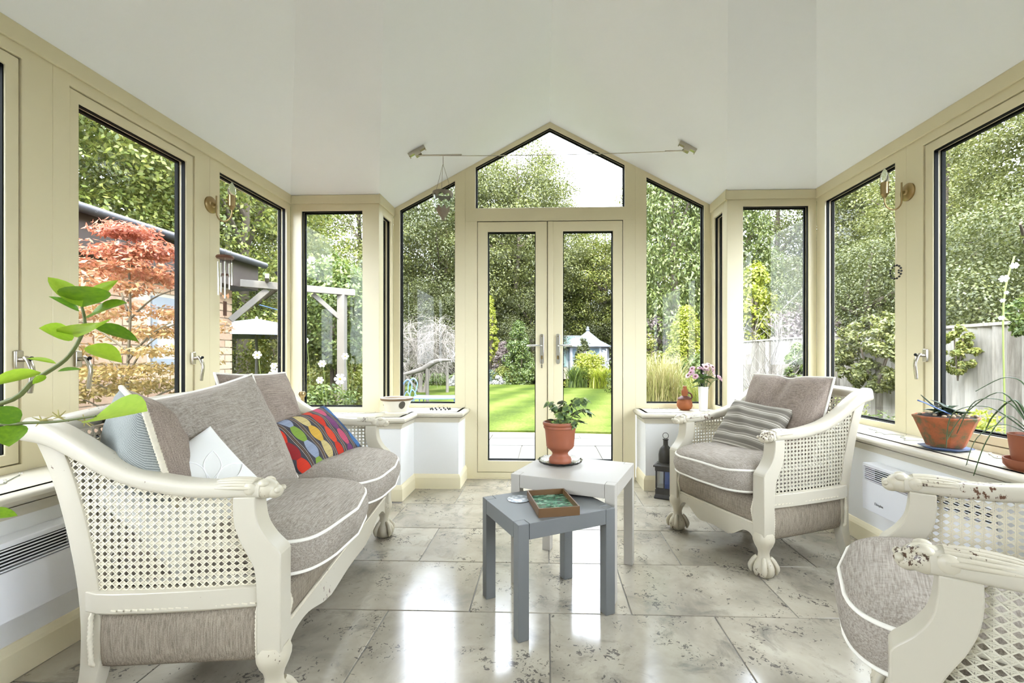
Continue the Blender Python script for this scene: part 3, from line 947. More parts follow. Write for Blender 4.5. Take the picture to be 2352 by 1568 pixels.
# ---- two matching armchairs
ch = caned_seat('armchair', 0.60, 'white carved armchair with caned sides beside the lantern', 'armchair', 'caned armchairs', 0.95)
ch2 = copy_tree(ch)
ch.location = (1.141, 2.492, 0); ch.rotation_euler = (0, 0, R(-67.5))
ch2.location = (1.085, 0.955, 0); ch2.rotation_euler = (0, 0, R(-124.1))
ch2['label'] = 'white carved armchair cut off by the bottom right corner'
cm = Matrix.Translation(ch.location) @ Matrix.Rotation(R(-67.5), 4, 'Z')
cm2 = Matrix.Translation(ch2.location) @ Matrix.Rotation(R(-124.1), 4, 'Z')
for mtx, rz, lb, sd in ((cm, -67.5, 'taupe piped seat cushion of the armchair beside the lantern', 3.7), (cm2, -124.1, 'taupe piped seat cushion of the bottom right armchair', 5.2)):
    c = seat_cushion(0.525, 0.57, 0.125, M_linen, 0.05, 0.045, sd)
    c.location = mtx @ Vector((0, -0.075, 0.353)); c.rotation_euler = (0, 0, R(rz))
    tag(c, lb, 'cushion', 'armchair seat cushions')
# ------------------------------------------------------------------ loose cushions
def herringbone():
    t = NT('blue_grey_weave'); v = t.coords('Object', (1, 1, 1), (0, 0, 0.6))
    w = t.node('ShaderNodeTexWave', wave_type='BANDS', bands_direction='X'); w.inputs['Scale'].default_value = 70; w.inputs['Distortion'].default_value = 1.2; w.inputs['Detail'].default_value = 1; w.inputs['Detail Scale'].default_value = 6
    t.l(v, w.inputs['Vector'])
    t.set(t.ramp(w.outputs['Fac'], [(0.2, lin(116, 121, 118)), (0.8, lin(160, 163, 158))]), 0.9, spec=0.1); t.bump(w.outputs['Fac'], 0.2, 0.002)
    return t.m
M_herr = herringbone()
def ticking():
    t = NT('grey_stripe'); tc = t.node('ShaderNodeTexCoord'); sp = t.node('ShaderNodeSeparateXYZ'); t.l(tc.outputs['Object'], sp.inputs[0])
    y = t.math('MULTIPLY', t.math('FRACT', t.math('MULTIPLY', t.math('ADD', sp.outputs[1], 0.5), 18.0)), 1.0)
    col = t.ramp(y, [(0.0, lin(112, 106, 96)), (0.28, lin(138, 132, 120)), (0.42, lin(184, 178, 164)), (0.5, lin(132, 126, 114)), (0.58, lin(206, 200, 186)), (0.68, lin(136, 130, 118)), (0.86, lin(174, 168, 154)), (0.92, lin(112, 106, 96))], 'CONSTANT')
    n = t.noise(t.coords('Object', (30, 300, 300)), 1, 3)
    t.set(t.mix(t.math('MULTIPLY', n, 0.35), col, lin(92, 88, 80)), 0.9, spec=0.1)
    return t.m
M_tick = ticking()
M_whitecush = plain('white_cotton', lin(232, 232, 227), 0.85, spec=0.15, var=0.05, scale=4)
M_thread = plain('white_thread', lin(250, 250, 248), 0.6, spec=0.3, var=0.03)
M_natural = plain('natural_canvas', lin(200, 190, 168), 0.9, spec=0.1, var=0.12, scale=30)
def ikat():
    """bands of coloured lozenges between dark woven stripes"""
    t = NT('embroidered_stripe'); tc = t.node('ShaderNodeTexCoord'); sp = t.node('ShaderNodeSeparateXYZ'); t.l(tc.outputs['Object'], sp.inputs[0])
    u = t.math('MULTIPLY', t.math('ADD', sp.outputs[0], 0.24), 6.0 / 0.48)       # six columns
    v = t.math('MULTIPLY', t.math('ADD', sp.outputs[1], 0.15), 3.4 / 0.30)
    ci = t.math('FLOOR', u); fu = t.math('SUBTRACT', t.math('FRACT', u), 0.5)
    vs_ = t.math('ADD', v, t.math('MULTIPLY', ci, 0.37))
    ri = t.math('FLOOR', vs_); fv = t.math('SUBTRACT', t.math('FRACT', vs_), 0.5)
    # lozenge: |fu| < w(fv)
    wv = t.math('SUBTRACT', 0.32, t.math('MULTIPLY', t.math('MULTIPLY', fv, fv), 0.75))
    inside_ = t.math('LESS_THAN', t.math('ABSOLUTE', fu), wv)
    cc = t.ramp(t.math('DIVIDE', t.math('ADD', ci, 0.5), 6.0), [(0.0, lin(214, 58, 34)), (0.1667, lin(132, 164, 64)), (0.333, lin(214, 172, 70)), (0.5, lin(216, 74, 44)), (0.667, lin(196, 84, 112)), (0.833, lin(64, 112, 164))], 'CONSTANT')
    c2 = t.ramp(t.math('DIVIDE', t.math('ADD', ci, 0.5), 6.0), [(0.0, lin(150, 36, 40)), (0.1667, lin(150, 162, 184)), (0.333, lin(206, 188, 128)), (0.5, lin(204, 52, 30)), (0.667, lin(120, 62, 112)), (0.833, lin(40, 78, 116))], 'CONSTANT')
    par = t.math('MODULO', t.math('ABSOLUTE', ri), 2.0)
    loz = t.mix(par, cc, c2)
    st = t.noise(t.coords('Object', (14, 260, 1)), 1, 2); loz = t.mix(t.math('MULTIPLY', st, 0.55), loz, (0.06, 0.045, 0.04, 1))
    s2 = t.ramp(t.math('ABSOLUTE', fu), [(0.0, lin(78, 76, 82)), (0.40, lin(200, 192, 180)), (0.425, lin(70, 56, 46)), (0.47, lin(120, 100, 84))], 'CONSTANT')
    dk = t.mix(t.math('MULTIPLY', t.noise(t.coords('Object', (300, 60, 1)), 1, 2), 0.6), s2, lin(40, 36, 36))
    t.set(t.mix(inside_, dk, loz), 0.9, spec=0.1)
    t.bump(t.noise(t.coords('Object', (60, 320, 1)), 1, 2), 0.4, 0.003)
    return t.m
M_ikat = ikat()
dirS = lambda x, y, z: sdir(x, y, z)
c = pillow('cushion', 0.50, 0.48, 0.17, M_linen3, M_pipe, 2.2, ears=0.7, rope_r=0.0055)
place(c, on_sofa(0.22, 0.135, 0.690), dirS(-0.10, -1, 0.30), roll=R(-2)); tag(c, 'taupe back cushion at the far end of the sofa, behind the others', 'cushion', 'scatter cushions on the sofa')
c = pillow('cushion', 0.50, 0.50, 0.19, M_linen, M_pipe, 5.6, ears=0.9, rope_r=0.0055)
place(c, on_sofa(-0.22, 0.070, 0.655), dirS(-0.35, -1, 0.40), roll=R(9)); tag(c, 'large taupe back cushion with raised corner in the middle of the sofa', 'cushion', 'scatter cushions on the sofa')
c = pillow('cushion', 0.42, 0.44, 0.19, M_linen3, M_rope, 9.3, ears=0.7, rope_r=0.0075, backmat=M_herr, twist=True)
place(c, on_sofa(-0.46, 0.145, 0.670), dirS(0.78, -0.85, 0.30), roll=R(4)); tag(c, 'two-tone cushion, blue-grey weave and taupe, with rope edging by the near arm', 'cushion', 'scatter cushions on the sofa')
# white cushion with stitched leaves
c = pillow('cushion', 0.34, 0.34, 0.15, M_whitecush, None, 4.4, ears=0.8, wr=0.9)
place(c, on_sofa(-0.49, 0.0, 0.565), dirS(-0.62, -0.60, 0.50), roll=R(30)); tag(c, 'white cushion stitched with leaf outlines behind the near sofa arm', 'cushion', 'scatter cushions on the sofa')
def psurf(x, y, w=0.34, th=0.15):
    u, v = 2 * x / w, 2 * y / w
    f = max(0, (1 - abs(u) ** 2.4) * (1 - abs(v) ** 2.4)) ** 0.5
    return th / 2 * f + (noise.noise(Vector((x * 7 + 4.4, y * 7, 3 + 4.4))) * 0.018 + noise.noise(Vector((x * 16 + y * 9 + 4.4, y * 16, 4.4))) * 0.008) * 0.9 * f
for k in range(7):
    a = R(-150 + 300 * k / 6); q = MB(); L = 0.10; ps = []
    ox, oy = 0.03, 0.0
    for j in range(17):
        tt = j / 8 if j <= 8 else 2 - j / 8; sg = 1 if j <= 8 else -1
        lx = 0.012 + L * tt; ly = sg * 0.024 * math.sin(PI * min(1, tt))
        x, y = rot2((lx, ly), a); x += ox; y += oy
        ps.append((x, y, psurf(x, y) + 0.0005))
    q.tube(ps, 0.0019, 6); q.build('stitched_leaf', M_thread, c, smooth=180)
c = pillow('cushion', 0.48, 0.30, 0.12, M_ikat, None, 7.7, ears=0.7, wr=0.7, backmat=M_natural)
place(c, on_sofa(0.27, -0.055, 0.605), dirS(-0.25, -0.72, 0.70), roll=R(8)); tag(c, 'bright embroidered cushion with coloured lozenge bands', 'cushion', 'scatter cushions on the sofa')
cdir = lambda x, y, z: (cm.to_3x3() @ Vector((x, y, z))).normalized()
c = pillow('cushion', 0.50, 0.44, 0.19, M_linen3, M_pipe, 3.1, ears=0.2, dent=0.05, rope_r=0.006)
place(c, cm @ Vector((0.01, 0.150, 0.680)), cdir(0, -1, 0.36)); tag(c, 'brown-taupe back cushion with a karate-chop crease on the far armchair', 'cushion')
c = pillow('cushion', 0.36, 0.32, 0.13, M_tick, None, 6.5, ears=0.6, wr=1.3)
place(c, cm @ Vector((-0.02, -0.035, 0.605)), cdir(0.15, -0.80, 0.62), roll=R(-5)); tag(c, 'grey striped cushion leaning in the far armchair', 'cushion')

# ------------------------------------------------------------------ nest of two tables
def table(name, w, d, h, ap, lg, mat, loc, rz, label):
    r = empty(name, loc, rz, label, 'table')
    e = 0.0012
    q = MB(); q.box((-w / 2 + lg + e, -d / 2, h - ap), (w / 2 - lg - e, d / 2, h)); q.box((-w / 2, -d / 2 + lg + e, h - ap), (w / 2, d / 2 - lg - e, h))
    q = MB(); x1, y1 = w / 2, d / 2
    poly = [(-x1 + lg + e, -y1), (x1 - lg - e, -y1), (x1 - lg - e, -y1 + lg + e), (x1, -y1 + lg + e), (x1, y1 - lg - e), (x1 - lg - e, y1 - lg - e), (x1 - lg - e, y1), (-x1 + lg + e, y1), (-x1 + lg + e, y1 - lg - e), (-x1, y1 - lg - e), (-x1, -y1 + lg + e), (-x1 + lg + e, -y1 + lg + e)]
    q.prism(poly, P_xy, h - ap, h)
    q.build('table_top', mat, r, bevel=0.0015)
    lm_ = MB().box((-lg / 2, -lg / 2, 0), (lg / 2, lg / 2, h)).mesh('leg', mat)
    for sx in (-1, 1):
        for sy in (-1, 1): link('leg', lm_, r, (sx * (w - lg) / 2, sy * (d - lg) / 2, 0), bevel=0.002)
    return r
M_tgrey = painted('grey_table_paint', lin(108, 110, 109), lin(80, 76, 70), 0.48, 0.05)
M_twhite = painted('white_table_paint', lin(176, 171, 160), lin(140, 130, 116), 0.5, 0.1)
table('side_table', 0.413, 0.356, 0.41, 0.058, 0.042, M_tgrey, (0.0, 1.832, 0), R(28.3), 'smaller grey painted side table of the nest')
table('side_table', 0.462, 0.415, 0.48, 0.058, 0.042, M_twhite, (0.134, 2.108, 0), R(-21.2), 'larger white side table with the potted ivy on it')
# tray with green glass bottom
def greenglass():
    t = NT('green_marbled_glass'); n = t.noise(t.coords('Object', (1, 2.2, 1)), 22, 4, 0.6, 1.0)
    t.set(t.ramp(n, [(0.3, lin(24, 62, 46)), (0.5, lin(52, 110, 82)), (0.62, lin(150, 182, 158)), (0.7, lin(60, 104, 78))]), 0.12)
    return t.m
tr = empty('trinket_tray', (0.022, 1.78, 0.41), R(7), 'small brown tray with a marbled green base on the grey table', 'tray')
q = MB(); q.ring(rect(-0.078, 0.078, -0.115, 0.115), rect(-0.073, 0.073, -0.110, 0.110), lambda a, b_, d: (a, b_, d), 0.0, 0.034)
M_tray = plain('brown_leatherette', lin(104, 76, 46), 0.4, var=0.2, scale=20); q.build('rim', M_tray, tr, bevel=0.001)
q = MB(); q.box((-0.074, -0.111, 0.0), (0.074, 0.111, 0.012)); q.build('glass_base', greenglass(), tr)
tr.rotation_euler = (0, 0, R(13))
# coaster
def scales():
    t = NT('shell_pattern'); vo = t.node('ShaderNodeTexVoronoi'); vo.inputs['Scale'].default_value = 55; t.l(t.coords('Object', (1, 0.8, 1)), vo.inputs['Vector'])
    t.set(t.ramp(vo.outputs['Distance'], [(0.1, lin(226, 230, 230)), (0.6, lin(150, 158, 164))]), 0.25); return t.m
q = MB(); q.lathe([(0.0, 0.004), (0.046, 0.004), (0.0485, 0.0055), (0.0485, 0.007), (0.046, 0.0085), (0, 0.0085)], n=40)
co = q.build('coaster', scales(), smooth=40, loc=(-0.112, 1.862, 0.406)); tag(co, 'round shell-patterned coaster beside the tray', 'coaster')
q = MB(); q.lathe([(0.0, 0.0038), (0.047, 0.0038), (0.048, 0.0058), (0.0, 0.0058)], n=40); q.build('cork_back', plain('cork', lin(150, 106, 70), 0.8), co)

# ------------------------------------------------------------------ ivy in a terracotta urn on a glass dish
M_terra = plain('terracotta', lin(150, 84, 54), 0.55, var=0.22, scale=14, bump=0.1)
M_soil = plain('potting_soil', lin(52, 40, 32), 0.95, var=0.5, scale=50, bump=0.6)
t = NT('clear_glass'); t.set((0.97, 0.99, 0.98, 1), 0.03); t.p.inputs['Transmission Weight'].default_value = 1.0; t.p.inputs['IOR'].default_value = 1.45; M_cglass = t.m
PX, PY = 0.066, 2.185
q = MB(); q.lathe([(0.0, 0.0), (0.062, 0.0), (0.070, 0.003), (0.098, 0.011), (0.106, 0.019), (0.1055, 0.023), (0.098, 0.020), (0.088, 0.012), (0.066, 0.008), (0.0, 0.008)], n=48, fr=lambda a, i: 1 + (0.025 * math.cos(18 * a) if 3 <= i <= 6 else 0))
d_ = q.build('glass_dish', M_cglass, smooth=60, loc=(PX, PY, 0.48)); tag(d_, 'clear scalloped glass dish under the potted ivy', 'dish')
iv = empty('potted_ivy', (PX, PY, 0.488), 0, 'variegated ivy in a footed terracotta urn on the white table', 'plant')
q = MB(); q.lathe([(0.0, 0.0), (0.052, 0.0), (0.054, 0.004), (0.054, 0.018), (0.051, 0.022), (0.050, 0.026), (0.042, 0.032), (0.037, 0.042), (0.039, 0.050), (0.048, 0.060), (0.060, 0.070), (0.066, 0.080), (0.0675, 0.10), (0.072, 0.15), (0.075, 0.164), (0.079, 0.166), (0.080, 0.172), (0.078, 0.177), (0.082, 0.181), (0.084, 0.188), (0.081, 0.195), (0.076, 0.196), (0.073, 0.190), (0.071, 0.178), (0.0, 0.178)], n=48)
q.build('urn', M_terra, iv, smooth=45)
q = MB(); q.lathe([(0.0705, 0.180), (0.05, 0.183), (0.0, 0.185)], n=24); q.build('soil', M_soil, iv, smooth=60)
def varileaf(name, dark, mid, edge):
    t = NT(name); tc = t.node('ShaderNodeTexCoord'); ln = t.node('ShaderNodeVectorMath', operation='LENGTH'); mp = t.node('ShaderNodeMapping'); mp.inputs['Location'].default_value = (-0.5, 0, 0)
    t.l(tc.outputs['Object'], mp.inputs[0]); t.l(mp.outputs[0], ln.inputs[0])
    oi = t.node('ShaderNodeObjectInfo')
    f = t.math('ADD', ln.outputs['Value'], t.math('MULTIPLY', t.math('SUBTRACT', t.noise(t.coords('Object'), 3.2, 3), 0.5), 0.9))
    t.set(t.ramp(t.math('ADD', f, t.math('MULTIPLY', oi.outputs['Random'], 0.1)), [(0.32, dark), (0.42, mid), (0.62, mid), (0.72, edge)]), 0.42)
    t.p.inputs['Subsurface Weight'].default_value = 0.0
    return t.m
M_ivy = varileaf('ivy_leaf', lin(72, 92, 56), lin(132, 152, 80), lin(216, 220, 160))
def lobed_leaf():
    q = MB(); pts = [(0.0, 0.0), (0.0, 0.22), (-0.06, 0.42), (0.18, 0.36), (0.34, 0.52), (0.44, 0.34), (0.62, 0.30), (1.0, 0.0)]
    half = [(x, y, -0.10 * y * y * 4 - 0.14 * x * x) for x, y in pts]
    mid = [(x, 0, -0.14 * x * x + 0.03) for x in (0, 0.0, 0.06, 0.2, 0.34, 0.5, 0.66, 1.0)]
    for sg in (1, -1):
        v = [(x, sg * y, z) for x, y, z in half] + mid
        n = len(half)
        q.add(v, [(i, i + 1, n + i + 1, n + i) for i in range(n - 1)])
    return q.mesh('leaf', M_ivy, smooth=180)
ivl = lobed_leaf()
rnd = random.Random(5)
M_stem = plain('green_stem', lin(110, 106, 62), 0.6, var=0.2)
stems = [[(0.02, 0, .18), (-.005, .0, .215), (-.03, -.01, .262), (-.05, -.015, .285)], [(.02, .0, .18), (.03, 0, .23), (.05, .0, .275), (.085, -.01, .30), (.115, -.012, .302)],
         [(.03, 0, .18), (.06, -.01, .225), (.10, -.015, .255), (.13, -.02, .245)], [(-.01, .01, .18), (.01, .02, .235), (.025, .02, .29)], [(0.02, -.02, .18), (.06, -.04, .21), (.088, -.045, .20)], [(-.02, -.02, .18), (-.045, -.035, .205)]]
for st in stems:
    q = MB(); path = spline(st, 4); q.tube(path, 0.0022, 6); q.build('stem', M_stem, iv, smooth=60)
    for k, p in enumerate(path):
        if k < 2: continue
        for e in range(2 if k % 2 else 1):
            o = link('leaf', ivl, iv); s = rnd.uniform(0.034, 0.050)
            az = rnd.uniform(0, 2 * PI); o.location = (p.x + math.cos(az) * .006, p.y + math.sin(az) * .006, p.z + rnd.uniform(-.004, .01))
            o.scale = (s, s, s); o.rotation_euler = (rnd.uniform(-.5, .5), rnd.uniform(0.1, 1.0), az)

# ------------------------------------------------------------------ Moroccan lantern on the floor
M_iron = plain('blackened_iron', lin(74, 72, 68), 0.4, 0.6, var=0.4, scale=25)
lt = empty('candle_lantern', (0.842, 3.245, 0), R(-25), 'black metal lantern with coloured glass and domed top on the floor', 'lantern')
q = MB()
def sqr(prof, q):        # square "lathe"
    vs_ = []
    for r, z in prof: vs_ += [(-r, -r, z), (r, -r, z), (r, r, z), (-r, r, z)]
    n = len(prof); fs = [(i * 4 + j, i * 4 + (j + 1) % 4, (i + 1) * 4 + (j + 1) % 4, (i + 1) * 4 + j) for i in range(n - 1) for j in range(4)] + [(3, 2, 1, 0), tuple(range((n - 1) * 4, n * 4))]
    q.add(vs_, fs)
sqr([(0.060, 0), (0.062, 0.006), (0.055, 0.028), (0.055, 0.055), (0.051, 0.058), (0.051, 0.066)], q); q.build('base', M_iron, lt, bevel=0.001)
q = MB()
for sx in (-1, 1):
    for sy in (-1, 1): q.box((sx * .049 - .0045, sy * .049 - .0045, .062), (sx * .049 + .0045, sy * .049 + .0045, .172))
for s in (-1, 1):
    q.box((-.003, s * .05 - .002, .062), (.003, s * .05 + .002, .172)); q.box((s * .05 - .002, -.003, .062), (s * .05 + .002, .003, .172))
q.build('corner_posts', M_iron, lt)
q = MB(); sqr([(0.052, .168), (0.056, .170), (0.056, .192), (0.065, .194), (0.066, .202), (0.050, .210), (0.044, .216)], q); q.build('cornice', M_iron, lt, bevel=0.001)
q = MB(); q.lathe([(0.044, .212), (0.044, .228), (0.0425, .240), (0.043, .262), (0.040, .282), (0.033, .300), (0.022, .314), (0.016, .320), (0.015, .324), (0.015, .352), (0.018, .354), (0.018, .360), (0.0, .362)], n=32, fr=lambda a, i: 1 + (0.05 * abs(math.cos(4 * a)) if 2 <= i <= 6 else 0)); q.build('dome', M_iron, lt, smooth=40)
q = MB(); q.tube([(0.018 * math.cos(a), 0, .380 + .018 * math.sin(a)) for a in [2 * PI * i / 20 for i in range(20)]], 0.0018, 6, closed=True); q.build('ring', M_iron, lt, smooth=180)
cols_ = [(lin(222, 226, 220), 'clear'), (lin(76, 112, 190), 'blue'), (lin(214, 132, 40), 'amber'), (lin(196, 60, 50), 'red')]
for k in range(4):
    a = k * PI / 2
    for e in (-1, 1):
        cc, nm = cols_[(k * 2 + (e > 0)) % 4 if k else (0 if e < 0 else 1)]
        t = NT('lantern_glass_' + nm); t.set(cc, 0.08); t.p.inputs['Transmission Weight'].default_value = 0.75
        q = MB(); q.box((e * .0245 - .020, -.0505, .066), (e * .0245 + .020, -.0490, .170))
        q.v = [(*rot2((x, y), a), z) for x, y, z in q.v]; q.build('glass_pane', t.m, lt)

lt.scale = (1.1, 1.1, 1.14)
# ------------------------------------------------------------------ things on the sills
M_crock = painted('cream_stoneware', lin(238, 232, 214), lin(120, 96, 66), 0.35, 0.25, 8)
bw = empty('planter_bowl', (-1.085, 3.27, ZS), 0, 'cream glazed planter bowl with a dark medallion on the left sill', 'bowl')
q = MB(); q.lathe([(0.0, 0.018), (0.070, 0.018), (0.074, 0.022), (0.082, 0.045), (0.098, 0.085), (0.104, 0.100), (0.112, 0.104), (0.115, 0.112), (0.113, 0.120), (0.108, 0.122), (0.103, 0.118), (0.092, 0.085), (0.070, 0.03), (0, 0.028)], n=40); q.build('bowl', M_crock, bw, smooth=40)
q = MB(); q.lathe([(0.0, 0.0), (0.078, 0.0), (0.082, 0.004), (0.084, 0.016), (0.080, 0.020), (0.074, 0.018), (0, 0.014)], n=40); q.build('saucer', M_crock, bw, smooth=40)
M_bronze = plain('brown_band', lin(128, 104, 74), 0.5, var=0.25)
q = MB(); q.lathe([(0.1125, .102), (0.1155, .108), (0.1165, .112), (.1145, .118)], n=40); q.build('rim_band', M_bronze, bw, smooth=60)
q = MB()
for i in range(13):
    for j in range(7):
        pass
def medal(u, v):
    a = u * 2 * PI; r = v * 0.022
    th_ = R(-50) + r * math.cos(a) / 0.092 ; z = 0.072 + r * 1.25 * math.sin(a)
    rr = 0.0745 + (z - 0.022) * 0.376 + 0.0035
    return (rr * math.cos(th_), rr * math.sin(th_), z)
q.grid(medal, 20, 4, wrap_u=True); q.build('medallion', plain('dark_medallion', lin(96, 90, 78), 0.6, var=0.4, scale=40), bw, smooth=60)
# beaded wire trivet
M_bead = plain('black_bead', lin(30, 30, 30), 0.25)
tv = empty('bead_trivet', (-0.83, 3.535, ZS), 0, 'wire ornament edged with black beads lying on the sill by the doors', 'ornament')
for k in range(14):
    a = 2 * PI * k / 14; q = MB(); q.sphere((0, 0, 0), 0.0075, 8, 6); q.build('bead', M_bead, tv, smooth=180, loc=(0.078 * math.cos(a), 0.05 * math.sin(a), 0.0078))
q = MB(); q.tube([(0.078 * math.cos(a), 0.05 * math.sin(a), 0.0078) for a in [2 * PI * i / 28 for i in range(28)]], 0.001, 5, closed=True)
for k in range(5): q.tube(spline([(-0.05 + k * .025, -.03, .008), (-.03 + k * .02, 0, .03 + .01 * (k % 2)), (-0.05 + k * .025, .035, .008)], 5), 0.001, 5)
q.build('wire', M_chrome, tv, smooth=180)
# gourd bottle
M_gourd = plain('burnt_orange_gourd', lin(166, 92, 42), 0.6, var=0.45, scale=18, bump=0.4)
gd = empty('gourd_bottle', (1.075, 3.575, ZS), 0, 'rusty orange gourd-shaped bottle on the right sill', 'bottle')
q = MB(); q.lathe([(0.0, 0.0), (0.030, 0.0), (0.048, 0.012), (0.058, 0.035), (0.058, 0.058), (0.050, 0.082), (0.036, 0.098), (0.024, 0.108), (0.021, 0.116), (0.024, 0.130), (0.026, 0.142), (0.022, 0.156), (0.015, 0.166), (0.013, 0.176), (0.014, 0.186), (0.010, 0.188), (0, 0.186)], n=28, fr=lambda a, i: 1 + 0.03 * math.cos(3 * a + i)); q.build('body', M_gourd, gd, smooth=60)
q = MB()
q.tube(spline([(0.02, -.01, .14), (.045, -.015, .125), (.05, -.016, .10), (.035, -.012, .095)], 5), 0.006, 6)
q.lathe([(0.051, 0.086), (0.045, 0.096), (0.030, 0.106), (0.022, 0.112)], n=24, fr=lambda a, i: 1.06 + 0.05 * math.sin(5 * a)); q.build('leather_collar', plain('dark_leather', lin(98, 50, 30), 0.6, var=0.3), gd, smooth=60)
# vase of pink daisies
vz = empty('flower_vase', (1.20, 3.525, ZS), 0, 'slim white vase of pink flowers on the right sill', 'vase')
q = MB(); q.lathe([(0.0, 0.0), (0.030, 0.0), (0.031, 0.004), (0.033, 0.06), (0.036, 0.14), (0.0385, 0.186), (0.0365, 0.186), (0.034, 0.14), (0.028, 0.02), (0, 0.01)], n=32); q.build('vase', plain('white_porcelain', lin(244, 244, 242), 0.18, var=0.02), vz, smooth=45)
M_petal = plain('pink_petal', lin(206, 160, 176), 0.6, var=0.25, scale=90)
M_petal2 = plain('pale_pink_petal', lin(228, 200, 204), 0.6, var=0.2, scale=90)
M_eye = plain('flower_eye', lin(122, 82, 70), 0.8, var=0.3)
M_leafg = plain('vase_leaf', lin(92, 122, 58), 0.55, var=0.4, scale=30)
def daisy(mat, nm):
    q = MB()
    for k in range(18):
        a = 2 * PI * k / 18; c_, s_ = math.cos(a), math.sin(a)
        pr = [(0.006, 0.003), (0.014, 0.007), (0.0225, 0.006), (0.026, 0.001)]; w = [0.002, 0.0036, 0.0040, 0.0022]
        vs_ = []
        for (r, z), ww in zip(pr, w): vs_ += [(r * c_ - ww * s_, r * s_ + ww * c_, z), (r * c_ + ww * s_, r * s_ - ww * c_, z)]
        q.add(vs_, [(0, 1, 3, 2), (2, 3, 5, 4), (4, 5, 7, 6)])
    return q.mesh(nm, mat, smooth=180)
dm = [daisy(M_petal, 'petals'), daisy(M_petal2, 'petals')]
em = MB().sphere((0, 0, 0.004), (0.0105, 0.0105, 0.005), 12, 6).mesh('eye', M_eye, smooth=180)
rnd = random.Random(11)
for k in range(19):
    a = rnd.uniform(0, 2 * PI); rr = rnd.uniform(0.02, 0.13); z = 0.205 + 0.17 * (1 - (rr / .13) ** 2 * .75) * rnd.uniform(.7, 1)
    tip = Vector((rr * math.cos(a), rr * math.sin(a) * .6, z))
    q = MB(); q.tube(spline([(rr * .12 * math.cos(a), rr * .08 * math.sin(a), .10), (tip.x * .5, tip.y * .5, lerp(.19, z, .5)), tip], 4), 0.0016, 5); q.build('stem', M_leafg, vz, smooth=180)
    nrm = Vector((math.cos(a) * .7 * rr / .1, -0.55 + math.sin(a) * .3, 0.55)).normalized()
    o = link('flower', dm[k % 2], vz); o.location = tip; o.rotation_euler = nrm.to_track_quat('Z', 'Y').to_euler(); s = rnd.uniform(.8, 1.05); o.scale = (s, s, s)
    o2 = link('flower_eye', em, o)
def oval_leaf(nm, mat, w=0.3, cup=0.1, droop=0.25):
    q = MB(); n = 7
    for sg in (1, -1):
        vs_ = []
        for i in range(n + 1):
            t_ = i / n; ww = w * math.sin(PI * t_ ** 0.85) ** 0.8 if 0 < t_ < 1 else 0
            for e in (0, 0.5, 1): vs_.append((t_, sg * ww * e, cup * (ww / w) * e * e - droop * t_ * t_))
        q.add(vs_, [(i * 3 + j, i * 3 + j + 1, i * 3 + j + 4, i * 3 + j + 3) for i in range(n) for j in range(2)])
    return q.mesh(nm, mat, smooth=180)
vl = oval_leaf('leaf', M_leafg, 0.22)
for k in range(22):
    a = rnd.uniform(0, 2 * PI); o = link('leaf', vl, vz); s = rnd.uniform(.05, .09); o.scale = (s, s, s)
    o.location = (rnd.uniform(.0, .03) * math.cos(a), rnd.uniform(.0, .03) * math.sin(a), rnd.uniform(.185, .26)); o.rotation_euler = (rnd.uniform(-.6, .6), rnd.uniform(-.9, .3), a)
# flared mossy pot with seedlings, saucer and blue feather
def mossy():
    t = NT('mossy_terracotta'); n = t.noise(t.coords('Object'), 16, 5, 0.65); n2 = t.noise(t.coords('Object'), 60, 3)
    c_ = t.ramp(n, [(0.38, lin(96, 96, 62)), (0.5, lin(164, 92, 54)), (0.66, lin(190, 104, 62))]); t.set(t.mix(t.math('MULTIPLY', n2, 0.3), c_, lin(90, 76, 56)), 0.8); return t.m
pt = empty('mossy_pot', (1.808, 2.125, ZS), 0.3, 'flared mossy terracotta pot with a blue feather on the right sill', 'plant pot')
q = MB(); q.lathe([(0.0, 0.014), (0.064, 0.014), (0.068, 0.018), (0.112, 0.138), (0.117, 0.146), (0.118, 0.152), (0.111, 0.153), (0.104, 0.138), (0.0, 0.135)], n=8, fr=lambda a, i: 1.03); q.build('pot', mossy(), pt, smooth=30, bevel=0.004)
q = MB(); q.lathe([(0.0, 0.0), (0.072, 0.0), (0.096, 0.010), (0.098, 0.014), (0.090, 0.013), (0.07, 0.008), (0, 0.008)], n=6); q.build('saucer', plain('blue_glazed_saucer', lin(104, 128, 176), 0.25, var=0.3), pt, smooth=30)
q = MB(); q.grid(lambda u, v: (0.108 * v * math.cos(2 * PI * u), 0.108 * v * math.sin(2 * PI * u), 0.146 + 0.016 * (1 - v * v) + 0.006 * noise.noise(Vector((math.cos(2 * PI * u) * v * 6, math.sin(2 * PI * u) * v * 6, 2)))), 30, 8, wrap_u=True); q.build('soil', M_soil, pt, smooth=180)
M_peb = plain('pale_pebble', lin(176, 158, 130), 0.8, var=0.3)
rnd = random.Random(3)
for k in range(16):
    a = rnd.uniform(0, 2 * PI); r = rnd.uniform(.05, .103); q = MB(); q.sphere((0, 0, 0), (rnd.uniform(.006, .011), rnd.uniform(.006, .010), .006), 8, 5); q.build('pebble', M_peb, pt, smooth=180, loc=(r * math.cos(a), r * math.sin(a), .158))
M_dkleaf = plain('dark_green_leaf', lin(56, 76, 48), 0.4, var=0.4, scale=20)
dl = oval_leaf('leaf', M_dkleaf, 0.24, 0.15, 0.35)
for k in range(12):
    a = rnd.uniform(0, 2 * PI); o = link('leaf', dl, pt); s = rnd.uniform(.05, .085); o.scale = (s, s, s); o.location = (rnd.uniform(-.02, .05), rnd.uniform(-.04, .03), .158); o.rotation_euler = (0, rnd.uniform(-1.1, -.3), a)
